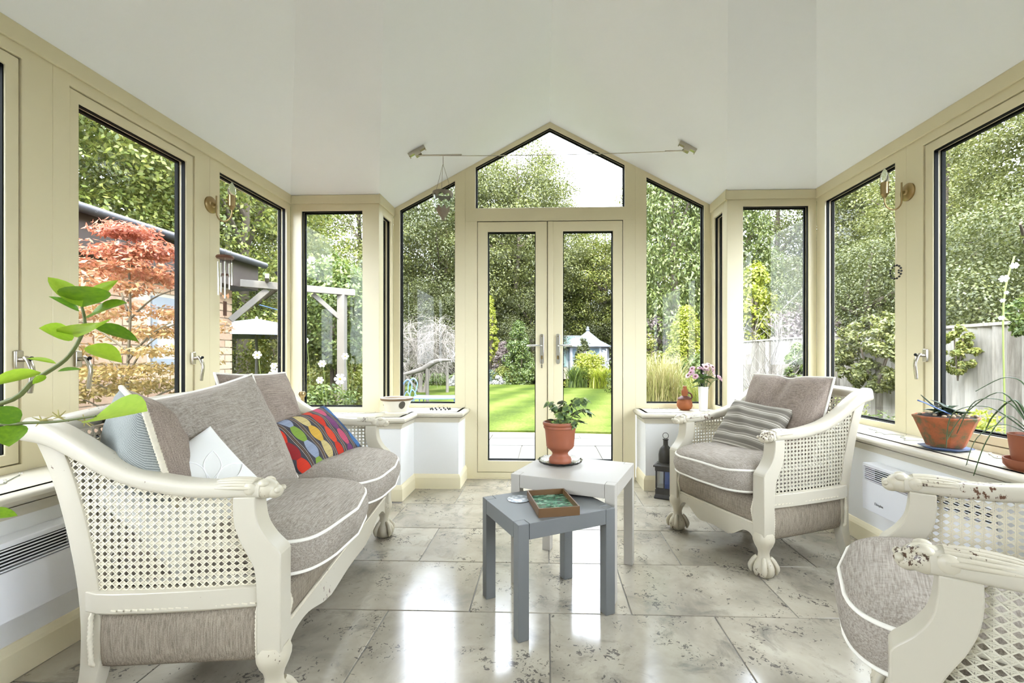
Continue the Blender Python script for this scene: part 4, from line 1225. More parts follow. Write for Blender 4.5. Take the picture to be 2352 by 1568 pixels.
q = MB(); q.tube(spline([(-.03, .0, .16), (-.05, .02, .20), (-.085, .045, .245)], 4), [.004, .005, .005, .004, .004, .003, .003, .002, .001], 6); q.build('shoot', M_dkleaf, pt, smooth=180)
ft = MB(); ft.sweep(spline([(0, 0, 0), (-.05, .012, .022), (-.10, .025, .048), (-.135, .035, .062)], 4), lambda i: [(-.014 * math.sin(PI * min(1, (i + 2) / 14)), 0), (0, .004), (.014 * math.sin(PI * min(1, (i + 2) / 14)), 0), (0, -.002)], (0.3, 1, 0.2))
f_ = ft.build('feather', plain('blue_feather', lin(72, 104, 168), 0.5, var=0.5, scale=60), None, smooth=60); f_.location = (1.80, 2.085, ZS + .162); f_.rotation_euler = (0, 0, R(10)); tag(f_, 'blue feather lying on the mossy pot', 'feather')
# spider plant cut by the right edge
sp_ = empty('spider_plant', (1.80, 1.735, ZS), 0, 'spider plant in a terracotta pot at the right edge of the photo', 'plant')
q = MB(); q.lathe([(0.0, 0.02), (0.058, 0.02), (0.066, 0.05), (0.074, 0.125), (0.076, 0.132), (0.070, 0.132), (0.066, 0.12), (0, 0.12)], n=32); q.build('pot', M_terra, sp_, smooth=40)
q = MB(); q.lathe([(0.0, 0.0), (0.072, 0.0), (0.086, 0.016), (0.088, 0.040), (0.083, 0.040), (0.078, 0.022), (0, 0.018)], n=32); q.build('saucer', M_terra, sp_, smooth=40)
q = MB(); q.lathe([(0.066, .122), (0, .126)], n=20); q.build('soil', M_soil, sp_)
M_spid = plain('spider_leaf', lin(74, 100, 56), 0.4, var=0.3)
arcs = [((-.02, .10, .30), (-.06, .22, .20), (-.09, .27, .08)), ((-.05, .12, .24), (-.09, .24, .20), (-.10, .26, .05)), ((-.03, .06, .26), (-.07, .16, .26), (-.09, .22, .12)), ((.03, .10, .27), (.04, .2, .2), (.05, .25, .12)), ((-.08, .02, .22), (-.13, .05, .12), (-.15, .08, -.02)), ((-.02, -.1, .3), (-.04, -.2, .2), (-.06, -.26, .1)), ((.05, -.08, .28), (.07, -.16, .22), (.08, -.2, .14)), ((-.07, -.05, .26), (-.12, -.1, .16), (-.14, -.12, .04)), ((.0, .03, .32), (-.02, .09, .36), (-.06, .17, .30)), ((-.04, .08, .18), (-.1, .12, .12), (-.135, .13, .0))]
for a in arcs:
    path = spline([(0, 0, .12)] + [(x, y, z - .02) for x, y, z in a], 6); k = len(path)
    q = MB(); q.sweep(path, lambda i: [(-.006 * (1 - i / k) ** .6 - .0008, .001), (0, -.0015), (.006 * (1 - i / k) ** .6 + .0008, .001)], Vector((-(path[-1].y), path[-1].x, 0))); q.build('leaf', M_spid, sp_, smooth=180)
# small glass lamp in the left corner
gl_ = empty('glass_oil_lamp', (-1.74, 3.19, ZS), 0, 'small glass oil lamp in the left corner behind the sofa', 'lamp')
q = MB(); q.lathe([(0, 0), (.028, 0), (.030, .01), (.012, .03), (.010, .12), (.02, .135), (.026, .15), (.02, .165), (.012, .168), (0, .168)], n=24); q.build('stand', M_brass, gl_, smooth=45)
q = MB(); q.lathe([(.016, .168), (.024, .19), (.024, .215), (.014, .24), (.012, .275)], n=24); q.build('chimney', M_glass, gl_, smooth=60)
# fairy-light strings along the sills
M_wire = plain('clear_green_wire', lin(150, 152, 132), 0.5, var=0.3)
def fairy(name, pts, label, seed, loops=0.018):
    r = random.Random(seed); p = [Vector(pts[0])]
    for i in range(len(pts) - 1):
        A, B = Vector(pts[i]), Vector(pts[i + 1]); n = max(2, int((B - A).length / 0.035))
        for k in range(1, n + 1):
            p.append(A.lerp(B, k / n) + Vector((r.uniform(-loops, loops), r.uniform(-loops, loops), r.uniform(0, .006))))
    q = MB(); path = spline(p, 4); q.tube([(v.x, v.y, max(v.z, ZS + .0018)) for v in path], 0.0016, 5); o = q.build(name, M_wire, smooth=180)
    bm_ = MB().sphere((0, 0, 0), (.0028, .0028, .006), 6, 5).mesh('bulb', M_cglass, smooth=180)
    for k in range(0, len(p), 2):
        b_ = link('bulb', bm_, o, (p[k].x + .005, p[k].y, max(p[k].z, ZS) + .0065)); b_.rotation_euler = (R(80), 0, r.uniform(0, 6))
    return tag(o, label, 'string lights')
fairy('fairy_lights', [(-1.80, 1.10, ZS), (-1.76, 1.22, ZS), (-1.82, 1.32, ZS), (-1.75, 1.30, ZS), (-1.80, 1.42, ZS), (-1.86, 1.55, ZS)], 'tangle of clear fairy lights on the near left sill', 3, .03)
fairy('fairy_lights', [(-1.70, 3.27, ZS), (-1.45, 3.28, ZS), (-1.20, 3.30, ZS), (-1.12, 3.50, ZS), (-0.98, 3.57, ZS)], 'clear fairy lights trailing behind the cream planter bowl', 5, .012)
fairy('fairy_lights', [(0.82, 3.63, ZS), (1.0, 3.63, ZS), (1.16, 3.62, ZS), (1.25, 3.50, ZS), (1.28, 3.30, ZS)], 'clear fairy lights behind the gourd and the vase', 7, .012)
fairy('fairy_lights', [(1.88, 2.72, ZS), (1.80, 2.58, ZS), (1.86, 2.45, ZS), (1.80, 2.35, ZS), (1.87, 2.25, ZS)], 'clear fairy lights on the right sill between armchair and mossy pot', 9, .022)
fairy('fairy_lights', [(1.90, 2.02, ZS), (1.86, 1.95, ZS), (1.895, 1.86, ZS)], 'clear fairy lights between mossy pot and spider plant', 12, .012)

# ------------------------------------------------------------------ convector heaters
M_heat = plain('white_heater_metal', lin(238, 239, 242), 0.4, var=0.02)
M_dark = plain('dark_recess', (0.015, 0.015, 0.015, 1), 0.8)
def heater(loc, rz, L, label, brand_x):
    # local: x along wall, -y into the room, z from bottom
    r = empty('convector_heater', loc, rz, label, 'heater', 'convector heaters'); h = 0.236; d = 0.072; z0 = h - .088; z1 = h - .016
    q = MB(); q.box((-L / 2, -d, 0), (L / 2, 0, z0)); q.box((-L / 2, -d, z1), (L / 2, 0, h)); q.box((-L / 2, -d, z0), (-L / 2 + .012, 0, z1)); q.box((L / 2 - .012, -d, z0), (L / 2, 0, z1)); q.box((-L / 2 + .012, -.02, z0), (L / 2 - .012, 0, z1), 1)
    q.build('body', [M_heat, M_dark], r, bevel=0.003)
    sm_ = MB().obox((0, 0, 0), (L / 2 - .012, 0, 0), (0, .0015, 0.0), (0, 0, .0019)).mesh('grille_slat', M_heat)
    for k in range(7): link('grille_slat', sm_, r, (0, -d + .003, lerp(z0 + .006, z1 - .006, k / 6)))
    cu = bpy.data.curves.new('brand', 'FONT'); cu.body = 'Dimplex'; cu.size = 0.017; cu.extrude = 0.0003; cu.align_x = 'CENTER'
    to = bpy.data.objects.new('tmp', cu); COL.objects.link(to); dg = bpy.context.evaluated_depsgraph_get()
    me = bpy.data.meshes.new_from_object(to.evaluated_get(dg)); bpy.data.objects.remove(to); me.materials.clear(); me.materials.append(M_gasket); me.name = 'brand_lettering'
    o = link('brand_lettering', me, r, (brand_x, -d - .0005, 0.042)); o.rotation_euler = (R(90), 0, 0); o['label'] = 'small black maker lettering'
    return r
heater((1.704, 2.055, 0.215), R(-90), 0.70, 'white convector heater low on the right wall', -0.235)
heater((-1.6545, 1.13, 0.215), R(90), 0.76, 'white convector heater low on the left wall behind the sofa', -0.26)

# ------------------------------------------------------------------ brass wall lamps
t = NT('clear_bulb'); t.set((1, 1, 1, 1), 0.02); t.p.inputs['Transmission Weight'].default_value = 0.9; t.p.inputs['IOR'].default_value = 1.15; M_bulb = t.m
def wall_lamp(loc, rz, label):
    # local: -y into room
    r = empty('wall_lamp', loc, rz, label, 'lamp', 'brass wall lamps')
    q = MB(); q.lathe([(0, 0), (0.047, 0), (0.047, 0.008), (0.040, 0.014), (0.016, 0.017), (0.012, 0.026), (0, 0.026)], n=32)
    q.v = [(x, -z, y) for x, y, z in q.v]; q.build('back_plate', M_brass, r, smooth=40)
    q = MB(); q.tube([(0, -.024, .0), (0, -.036, 0)], .005, 8)
    arc = [(0, -.036, .052), (0, -.036, .0), (0, -.036, -.045)] + [(0, -.036 - .045 + .045 * math.cos(a), -.045 - .05 * math.sin(a)) for a in [PI * i / 10 for i in range(1, 11)]] + [(0, -.126, -.02)]
    q.tube(arc, 0.0042, 8); q.build('arm', M_brass, r, smooth=60)
    q = MB(); q.lathe([(0, -.030), (0.008, -.030), (0.012, -.018), (0.019, -.010), (0.019, .052), (0.015, .052), (.015, .0), (0, 0)], c=(0, -.126, 0), n=20); q.tube([(0, -.107, .03), (0, -.092, .03)], .0035, 8); q.tube([(0, -.107, .012), (0, -.092, .012)], .0035, 8); q.build('socket', M_brass, r, smooth=40)
    q = MB(); q.lathe([(0.012, .045), (0.019, .060), (0.0215, .075), (0.018, .095), (0.010, .114), (0.003, .126), (0, .128)], c=(0, -.126, 0), n=20); q.build('bulb', M_bulb, r, smooth=180)
    return r
wall_lamp((XL, 2.545, 1.862), R(90), 'brass wall lamp on the left post above the wind chime')
wall_lamp((XR, 2.525, 1.882), R(-90), 'brass wall lamp on the right post above the bead ring')
# wind chime below the left lamp
wx, wy, wz = XL + .075, 2.560, 1.565
ch_ = empty('wind_chime', (wx, wy, wz), 0, 'wind chime with a wooden disc and metal tubes under the left wall lamp', 'wind chime')
M_dkwood = plain('dark_wood', lin(98, 60, 40), 0.5, var=0.3)
q = MB(); q.lathe([(0, -.008), (.042, -.008), (.046, 0), (.042, .008), (0, .008)], n=28); q.build('disc', M_dkwood, ch_, smooth=50)
q = MB()
for k in range(3):
    a = 2 * PI * k / 3; q.tube([(.036 * math.cos(a), .036 * math.sin(a), .008), (0.0, 0.0, .16)], .0008, 4)
q.tube([(0, 0, .16), (0.006, -.0, wz * 0 + .205)], .0008, 4); q.tube([(0, 0, -.008), (0, 0, -.33)], .0007, 4); q.build('cord', M_wire, ch_)
for k in range(5):
    a = 2 * PI * k / 5 + .3; L = .13 + .02 * k; x, y = .034 * math.cos(a), .034 * math.sin(a)
    q = MB(); q.tube([(x, y, -.03), (x, y, -.03 - L)], .0045, 10); q.tube([(x, y, -.006), (x, y, -.03)], .0007, 4); q.build('chime_tube', M_chrome2, ch_, smooth=60)
q = MB(); q.lathe([(0, -.105), (.018, -.105), (.018, -.095), (0, -.095)], n=16); q.build('clapper', M_dkwood, ch_, smooth=40)
q = MB(); q.obox((0, 0, -.295), (.002, 0, 0), (0, .014, 0), (0, 0, .042)); q.build('wind_sail', M_dkwood, ch_, bevel=0.003)
# bead ring under the right lamp
hr = empty('bead_ring', (XR - .06, 2.535, 1.452), 0, 'hanging ring of black beads below the right wall lamp', 'ornament')
pts = [(0, .040 * math.cos(a), .036 * math.sin(a)) for a in [2 * PI * i / 14 for i in range(14)]]
q = MB(); q.tube(pts, .0008, 5, closed=True); q.tube(spline([(0, 0, .036), (0.002, -.004, .16), (-.015, 0, .30), (-.02, .0, .335)], 4), .0006, 4); q.build('thread', M_chrome, hr)
for p in pts:
    q = MB(); q.sphere((0, 0, 0), .0058, 8, 6); q.build('bead', M_bead, hr, smooth=180, loc=p)
for k in range(2):
    q = MB(); q.sphere((0, 0, 0), .005, 8, 6); q.build('bead', M_bead, hr, smooth=180, loc=(0, -.022, .006 - .012 * k))

# ------------------------------------------------------------------ tension-wire fitting across the bay and its hanging glass votive
YW = 3.06
roofz = lambda x: roofL(x) if x < RX else roofR(x)
wf = empty('wire_fitting', (0, YW, 2.35), 0, 'steel tension wire with bracket ends spanning the bay ceiling', 'light fitting')
inv = Matrix.Translation((0, -YW, -2.35))
for s, x in ((-1, -0.885), (1, 0.945)):
    sl_ = Vector((1, 0, sl)).normalized() if s < 0 else Vector((1, 0, -sr)).normalized(); nn = Vector((-sl_.z, 0, sl_.x))
    c0 = Vector((x, YW, roofz(x)))
    q = MB()
    q.obox(c0 - nn * .012, sl_ * .062, Vector((0, .013, 0)), nn * .0115)
    q.obox(c0 - nn * .024 + sl_ * (s * -.0 - s * .0), sl_ * .022, Vector((0, .017, 0)), nn * .022)
    for e in (-.058, .058): q.tube([c0 + sl_ * e - nn * .01, c0 + sl_ * e - nn * .036], .004, 8)
    b_ = q.build('bracket', M_chrome, wf, smooth=30, bevel=.002); b_.matrix_parent_inverse = inv
pa, pb = Vector((-0.872, YW, roofz(-0.885) - .04)), Vector((0.93, YW, roofz(0.945) - .035))
for p, dx in ((pa, 1), (pb, -1)):
    L = .30 if dx > 0 else .14
    q = MB(); v = (pb - pa).normalized() * dx; q.tube([p, p + v * L], .0055 if dx > 0 else .0042, 10); o = q.build('tensioner', M_chrome, wf, smooth=60); o.matrix_parent_inverse = inv
q = MB(); q.tube([pa.lerp(pb, i / 20) - Vector((0, 0, .012 * (1 - (i / 10 - 1) ** 2))) for i in range(21)], .0028, 6); o = q.build('wire', M_chrome, wf, smooth=180); o.matrix_parent_inverse = inv
hx = -0.700; hz = pa.lerp(pb, (hx - pa.x) / (pb.x - pa.x)).z
hv = empty('hanging_votive', (hx, YW, hz - .26), 0, 'hanging bell-jar votive of clear glass with metal fretwork', 'lantern')
M_pewter = plain('dark_pewter', lin(150, 140, 124), 0.4, 0.6, var=0.4, scale=40)
q = MB(); q.lathe([(0.068, .0), (0.066, -.012), (0.064, -.04), (0.062, -.07), (0.055, -.095), (0.042, -.112)], n=32); q.build('glass_jar', glass_pane('thin_glass', (0.90, 0.93, 0.92, 1), 0.9, 0.045), hv, smooth=60)
q = MB(); n = 48; vs_ = []
for i in range(n):
    a = 2 * PI * i / n; c_, s_ = math.cos(a), math.sin(a); zt = -.012 - (.022 if i % 6 == 3 else (.013 if i % 6 in (2, 4) else (.005 if i % 6 in (1, 5) else 0)))
    vs_ += [(.0695 * c_, .0695 * s_, .006), (.0705 * c_, .0705 * s_, .0), (.068 * c_, .068 * s_, -.01), (.0665 * c_, .0665 * s_, zt)]
q.add(vs_, [(i * 4 + j, ((i + 1) % n) * 4 + j, ((i + 1) % n) * 4 + j + 1, i * 4 + j + 1) for i in range(n) for j in range(3)]); q.build('fretwork_rim', M_pewter, hv, smooth=60)
q = MB(); vs_ = []
for i in range(n):
    a = 2 * PI * i / n; c_, s_ = math.cos(a), math.sin(a); zt = -.112 + (.020 if i % 6 == 3 else (.016 if i % 6 in (2, 4) else (.006 if i % 6 in (1, 5) else 0)))
    for r, z in ((.057 - max(0, (-.085 - zt)) * .5, zt), (.045, -.115), (.034, -.135), (.026, -.15), (.014, -.16), (.012, -.172), (.004, -.182)): vs_.append((r * c_, r * s_, z))
q.add(vs_, [(i * 7 + j, ((i + 1) % n) * 7 + j, ((i + 1) % n) * 7 + j + 1, i * 7 + j + 1) for i in range(n) for j in range(6)]); q.build('fretwork_base', M_pewter, hv, smooth=60)
q = MB()
for k in range(3):
    a = 2 * PI * k / 3 + .6; q.tube([(.068 * math.cos(a), .068 * math.sin(a), .004), (0, 0, .20)], .0011, 5)
q.tube([(0, 0, .20), (0, 0, .262)], .0016, 6); q.build('chain', M_pewter, hv)

# ------------------------------------------------------------------ citrus plant leaning in from the left
def aty(x, y, Y):                  # a point seen at pixel (x, y) of the 2352x1568 picture, Y metres into the room
    th = math.atan(35 / 1045.0); u, v = (x - 1220) / 1045.0, (816 - y) / 1045.0
    d = Vector((u * math.cos(th) - math.sin(th), math.cos(th) + u * math.sin(th), v)); return Vector((0, 0, 1)) + d * (Y / d.y)
def lemonleaf():
    t = NT('citrus_leaf'); oi = t.node('ShaderNodeObjectInfo'); n = t.noise(t.coords('Object', (3, 6, 1)), 2, 3)
    f = t.math('ADD', t.math('MULTIPLY', oi.outputs['Random'], 0.6), t.math('MULTIPLY', n, 0.4))
    c_ = t.ramp(f, [(0.2, lin(96, 138, 40)), (0.5, lin(140, 176, 44)), (0.8, lin(170, 200, 64))]); t.set(c_, 0.3)
    tl = t.node('ShaderNodeBsdfTranslucent'); t.l(c_, tl.inputs[0]); mx = t.node('ShaderNodeMixShader'); mx.inputs[0].default_value = 0.4
    t.l(t.p.outputs[0], mx.inputs[1]); t.l(tl.outputs[0], mx.inputs[2]); t.l(mx.outputs[0], t.out.inputs[0]); return t.m
M_lemon = lemonleaf()
YC = 0.82
ct = empty('citrus_plant', (-1.36, 0.78, 0), 0, 'citrus branches with fresh green leaves reaching in from the left edge', 'plant')
inv = Matrix.Translation((1.36, -0.78, 0))
def cpart(q, nm, mt, **k):
    o = q.build(nm, mt, ct, **k); o.matrix_parent_inverse = inv; return o
M_bark = plain('green_bark', lin(104, 112, 56), 0.6, var=0.35, scale=30)
q = MB(); q.lathe([(0, 0), (.10, 0), (.13, .24), (.14, .25), (.14, .27), (.125, .27), (.12, .24), (0, .23)], c=(-1.36, .78, 0), n=28); cpart(q, 'pot', M_terra, smooth=40)
q = MB(); q.tube(spline([(-1.36, .78, .22), (-1.34, .78, .5), (-1.30, .79, .75), (-1.24, .80, .88)], 5), [.012] * 10 + [.010] * 6, 8); cpart(q, 'trunk', M_bark, smooth=60)
br1 = [(-1.24, .80, .88)] + [tuple(aty(x, y, Y)) for x, y, Y in ((0, 927, .80), (80, 872, .82), (150, 826, .84), (185, 775, .85), (195, 740, .85), (187, 700, .85))]
q = MB(); p1 = spline(br1, 5); q.tube(p1, [lerp(.0050, .0022, i / len(p1)) for i in range(len(p1))], 8); cpart(q, 'branch', M_bark, smooth=60)
br2 = [(-1.24, .80, .88)] + [tuple(aty(x, y, Y)) for x, y, Y in ((0, 973, .78), (60, 971, .78), (130, 968, .79), (220, 955, .80))]
q = MB(); p2 = spline(br2, 5); q.tube(p2, [lerp(.0036, .0016, i / len(p2)) for i in range(len(p2))], 8); cpart(q, 'branch', M_bark, smooth=60)
rnd = random.Random(21)
lf = oval_leaf('leaf', M_lemon, 0.25, 0.10, 0.10)
leaves = [(188, 705, 110, 630, .20, .83, .82), (190, 700, 268, 640, .16, .87, .90), (192, 705, 200, 648, .42, .85, .80), (182, 715, 117, 678, .18, .84, .80), (203, 730, 282, 687, .22, .86, .84), (170, 775, 95, 750, .38, .83, .78), (180, 775, 222, 728, .36, .85, .80), (215, 748, 318, 778, .20, .86, .88), (200, 795, 278, 825, .24, .85, .84), (130, 835, 62, 820, .14, .83, .80), (132, 853, 186, 845, .14, .83, .84), (95, 855, -30, 880, .18, .82, .74), (105, 862, 75, 880, .3, .82, .80), (215, 960, 326, 930, .30, .80, .76), (45, 970, -25, 935, .42, .78, .76), (22, 975, 20, 1020, .42, .78, .75), (-40, 1180, 40, 1180, .28, .76, .78)]
for (x0, y0, x1, y1, w, Ya, Yb) in leaves:
    A, B = aty(x0, y0, Ya), aty(x1, y1, Yb); d = B - A; L = d.length
    o = link('leaf', lf, ct); o.matrix_parent_inverse = inv
    xx = d.normalized(); toc = (Vector((0, 0, 1)) - A).normalized(); zz = (Vector((0, 0, 0.55)) + toc * 0.6 + Vector((rnd.uniform(-.2, .2), 0, 0))); zz = (zz - xx * zz.dot(xx)).normalized(); yy = zz.cross(xx)
    m = Matrix((xx, yy, zz)).transposed().to_4x4(); m.translation = A
    o.matrix_basis = m @ Matrix.Diagonal((L, L * w / .25, L, 1))
rnd = random.Random(2)
for base, n in ((aty(95, 965, .785), 9), (aty(135, 958, .79), 8), (aty(195, 968, .80), 6)):
    q = MB()
    for k in range(n):
        a = rnd.uniform(0, 2 * PI); d = Vector((math.cos(a), rnd.uniform(-.5, .5), math.sin(a) * .8)) * rnd.uniform(.008, .02); q.tube([base, base + d], [.0014, .0006], 5)
    cpart(q, 'bud_cluster', plain('dry_bud', lin(170, 160, 90), 0.8, var=0.4))
q = MB(); q.tube([tuple(aty(-40, 1180, .76)), (-1.26, .79, .80)], .003, 6); cpart(q, 'branch', M_bark, smooth=60)
# ------------------------------------------------------------------ garden
import numpy as np
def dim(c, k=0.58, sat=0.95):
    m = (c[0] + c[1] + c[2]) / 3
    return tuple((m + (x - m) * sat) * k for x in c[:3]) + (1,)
GZ = -0.12
def np_obj(name, verts, quads, mat, parent=None, smooth=False):
    me = bpy.data.meshes.new(name)
    nv, nf = len(verts), len(quads)
    me.vertices.add(nv); me.vertices.foreach_set('co', np.ascontiguousarray(verts, dtype=np.float32).ravel())
    k = quads.shape[1]
    me.loops.add(nf * k); me.loops.foreach_set('vertex_index', np.ascontiguousarray(quads, dtype=np.int32).ravel())
    me.polygons.add(nf); me.polygons.foreach_set('loop_start', np.arange(0, nf * k, k, dtype=np.int32))
    me.materials.append(mat); me.update(calc_edges=True)
    return link(name, me, parent)
def unit(a): return a / np.maximum(np.linalg.norm(a, axis=1, keepdims=True), 1e-9)
def leaf_quads(P, N, size, asp, rng, down=0.0):
    n = len(P); N = unit(N); r = rng.normal(size=(n, 3)); r[:, 2] -= down
    T_ = unit(r - N * np.sum(r * N, axis=1, keepdims=True)); B_ = np.cross(N, T_)
    s = size.reshape(-1, 1)
    V_ = np.stack([P - T_ * s * .5, P + B_ * s * asp * .5 - N * s * .06, P + T_ * s * .5, P - B_ * s * asp * .5 - N * s * .06], axis=1).reshape(-1, 3)
    return V_, np.arange(4 * n).reshape(n, 4)
def clump_leaves(C, Rr, per, leaf, rng, asp=0.55, up=0.6, down=0.0, jitter=0.9):
    """C (k,3) clump centres, Rr (k,3) radii"""
    k = len(C); idx = np.repeat(np.arange(k), per); n = len(idx)
    d = unit(rng.normal(size=(n, 3))); rad = rng.uniform(0.35, 1.0, size=(n, 1)) ** 0.6
    P = C[idx] + d * Rr[idx] * rad
    N = d + np.array([0, 0, up]) + rng.normal(size=(n, 3)) * jitter * .6
    return leaf_quads(P, N, leaf * rng.uniform(.7, 1.25, n), asp, rng, down)
def leaf_mat(name, cols, trans=0.35, zgrad=None, rough=0.6):
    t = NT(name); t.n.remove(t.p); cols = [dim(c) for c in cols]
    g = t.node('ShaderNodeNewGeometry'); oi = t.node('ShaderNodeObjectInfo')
    f = t.math('ADD', t.math('MULTIPLY', g.outputs['Random Per Island'], 0.75), t.math('MULTIPLY', oi.outputs['Random'], 0.25))
    k = len(cols)
    c = t.ramp(f, [(i / max(1, k - 1), cc) for i, cc in enumerate(cols)])
    if zgrad:
        tc = t.node('ShaderNodeTexCoord'); sp = t.node('ShaderNodeSeparateXYZ'); t.l(tc.outputs['Object'], sp.inputs[0])
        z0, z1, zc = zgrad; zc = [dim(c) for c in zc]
        zz = t.math('ADD', t.math('DIVIDE', t.math('SUBTRACT', sp.outputs[2], z0), z1 - z0), t.math('MULTIPLY', t.math('SUBTRACT', g.outputs['Random Per Island'], 0.5), 0.35))
        c = t.mix(0.75, c, t.ramp(zz, [(i / (len(zc) - 1), cc) for i, cc in enumerate(zc)]))
    df = t.node('ShaderNodeBsdfDiffuse'); tl = t.node('ShaderNodeBsdfTranslucent'); mx = t.node('ShaderNodeMixShader'); mx.inputs[0].default_value = trans
    t.l(c, df.inputs[0]); t.l(c, tl.inputs[0]); t.l(df.outputs[0], mx.inputs[1]); t.l(tl.outputs[0], mx.inputs[2])
    gl = t.node('ShaderNodeBsdfGlossy'); gl.inputs['Roughness'].default_value = 0.5; gl.inputs['Color'].default_value = (1, 1, 1, 1); m2 = t.node('ShaderNodeMixShader'); m2.inputs[0].default_value = 0.035
    t.l(mx.outputs[0], m2.inputs[1]); t.l(gl.outputs[0], m2.inputs[2]); t.l(m2.outputs[0], t.out.inputs[0])
    return t.m
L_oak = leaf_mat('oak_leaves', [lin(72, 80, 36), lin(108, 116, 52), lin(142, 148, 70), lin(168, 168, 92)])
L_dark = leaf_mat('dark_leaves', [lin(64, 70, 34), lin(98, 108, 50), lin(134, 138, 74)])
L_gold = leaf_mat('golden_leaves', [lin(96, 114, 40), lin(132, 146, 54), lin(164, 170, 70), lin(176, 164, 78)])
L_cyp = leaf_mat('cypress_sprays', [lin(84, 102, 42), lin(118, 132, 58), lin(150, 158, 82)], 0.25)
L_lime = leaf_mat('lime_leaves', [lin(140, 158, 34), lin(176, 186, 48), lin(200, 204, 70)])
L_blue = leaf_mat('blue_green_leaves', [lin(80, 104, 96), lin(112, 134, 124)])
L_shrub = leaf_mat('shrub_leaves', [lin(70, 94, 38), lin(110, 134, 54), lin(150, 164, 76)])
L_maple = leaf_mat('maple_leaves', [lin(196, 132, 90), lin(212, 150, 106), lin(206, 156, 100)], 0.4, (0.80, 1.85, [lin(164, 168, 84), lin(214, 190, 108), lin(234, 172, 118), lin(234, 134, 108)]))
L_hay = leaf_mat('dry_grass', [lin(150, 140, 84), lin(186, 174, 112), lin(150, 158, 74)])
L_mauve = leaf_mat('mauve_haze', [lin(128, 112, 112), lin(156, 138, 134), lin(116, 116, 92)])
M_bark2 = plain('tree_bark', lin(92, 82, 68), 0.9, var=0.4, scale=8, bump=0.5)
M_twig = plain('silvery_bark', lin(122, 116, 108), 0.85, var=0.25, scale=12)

# ground, lawn, patio
def grassmat():
    t = NT('mown_lawn'); tc = t.node('ShaderNodeTexCoord'); sp = t.node('ShaderNodeSeparateXYZ'); t.l(tc.outputs['Object'], sp.inputs[0])
    st = t.math('SINE', t.math('MULTIPLY', t.math('ADD', sp.outputs[0], t.math('MULTIPLY', sp.outputs[1], -0.22)), 5.2))
    n = t.noise(t.coords('Object', (1, 0.35, 1)), 26, 5, 0.7); n2 = t.noise(t.coords('Object'), 1.3, 3)
    f = t.math('ADD', t.math('ADD', t.math('MULTIPLY', n, 0.5), t.math('MULTIPLY', st, 0.11)), t.math('MULTIPLY', n2, 0.4))
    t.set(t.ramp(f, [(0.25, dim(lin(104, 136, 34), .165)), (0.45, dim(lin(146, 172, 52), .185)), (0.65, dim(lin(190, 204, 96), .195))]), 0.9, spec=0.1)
    t.bump(n, 0.5, 0.02); return t.m
q = MB(); q.lathe([(0, GZ - .03), (70, GZ - .03)], c=(0, 10, 0), n=40)
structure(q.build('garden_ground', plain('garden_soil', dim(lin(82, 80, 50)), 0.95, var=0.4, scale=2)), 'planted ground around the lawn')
lawn_poly = [(-2.6, 6.75), (-1.2, 6.72), (0, 6.70), (0.9, 6.62), (1.7, 6.5), (2.6, 6.6), (3.2, 7.6), (3.0, 9.5), (2.7, 11.5), (3.4, 13.6), (2.6, 15.0), (1.6, 16.0), (0.2, 15.5), (-0.3, 17.6), (-2.0, 18.0), (-4.0, 18.0), (-6.5, 17), (-7.0, 12), (-5.5, 8.2)]
q = MB(); q.prism(lawn_poly, P_xy, GZ - .06, GZ + .012); structure(q.build('lawn', grassmat()), 'striped mown lawn beyond the patio')
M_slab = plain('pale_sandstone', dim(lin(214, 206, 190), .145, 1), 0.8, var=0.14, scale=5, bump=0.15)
q = MB(); q.prism([(-4.6, 3.80), (4.0, 3.80), (4.0, 6.45), (2.6, 6.55), (1.7, 6.46), (0, 6.66), (-2.6, 6.7), (-4.6, 6.6)], P_xy, GZ - .06, GZ - .008)
patio = structure(q.build('patio', plain('patio_joint', lin(118, 112, 98), 0.95)), 'pale stone patio outside the garden doors')
rnd = random.Random(4)
y = 3.84; row = 0
slabs = {}
while y < 6.40:
    dy = (0.60, 0.45, 0.75, 0.5)[row % 4]; y1 = min(y + dy, 6.44); x = -4.5 + 0.3 * (row % 2)
    while x < 3.9:
        dx = rnd.choice((0.6, 0.75, 0.9)); x1 = min(x + dx, 3.95)
        key = (round(x1 - x, 3), round(y1 - y, 3))
        if key not in slabs:
            w, h = key[0] / 2 - .008, key[1] / 2 - .008
            slabs[key] = MB().box((-w, -h, -.03), (w, h, .004)).mesh('slab', M_slab)
        link('slab', slabs[key], patio, ((x + x1) / 2, (y + y1) / 2, GZ + rnd.uniform(-.001, .002)))
        x = x1
    y = y1; row += 1
q = MB(); q.box((-0.7, YG + .07, GZ - .04), (0.75, YG + .16, 0.0)); structure(q.build('trim_9', M_slab, bevel=.004), 'stone threshold outside the garden doors')

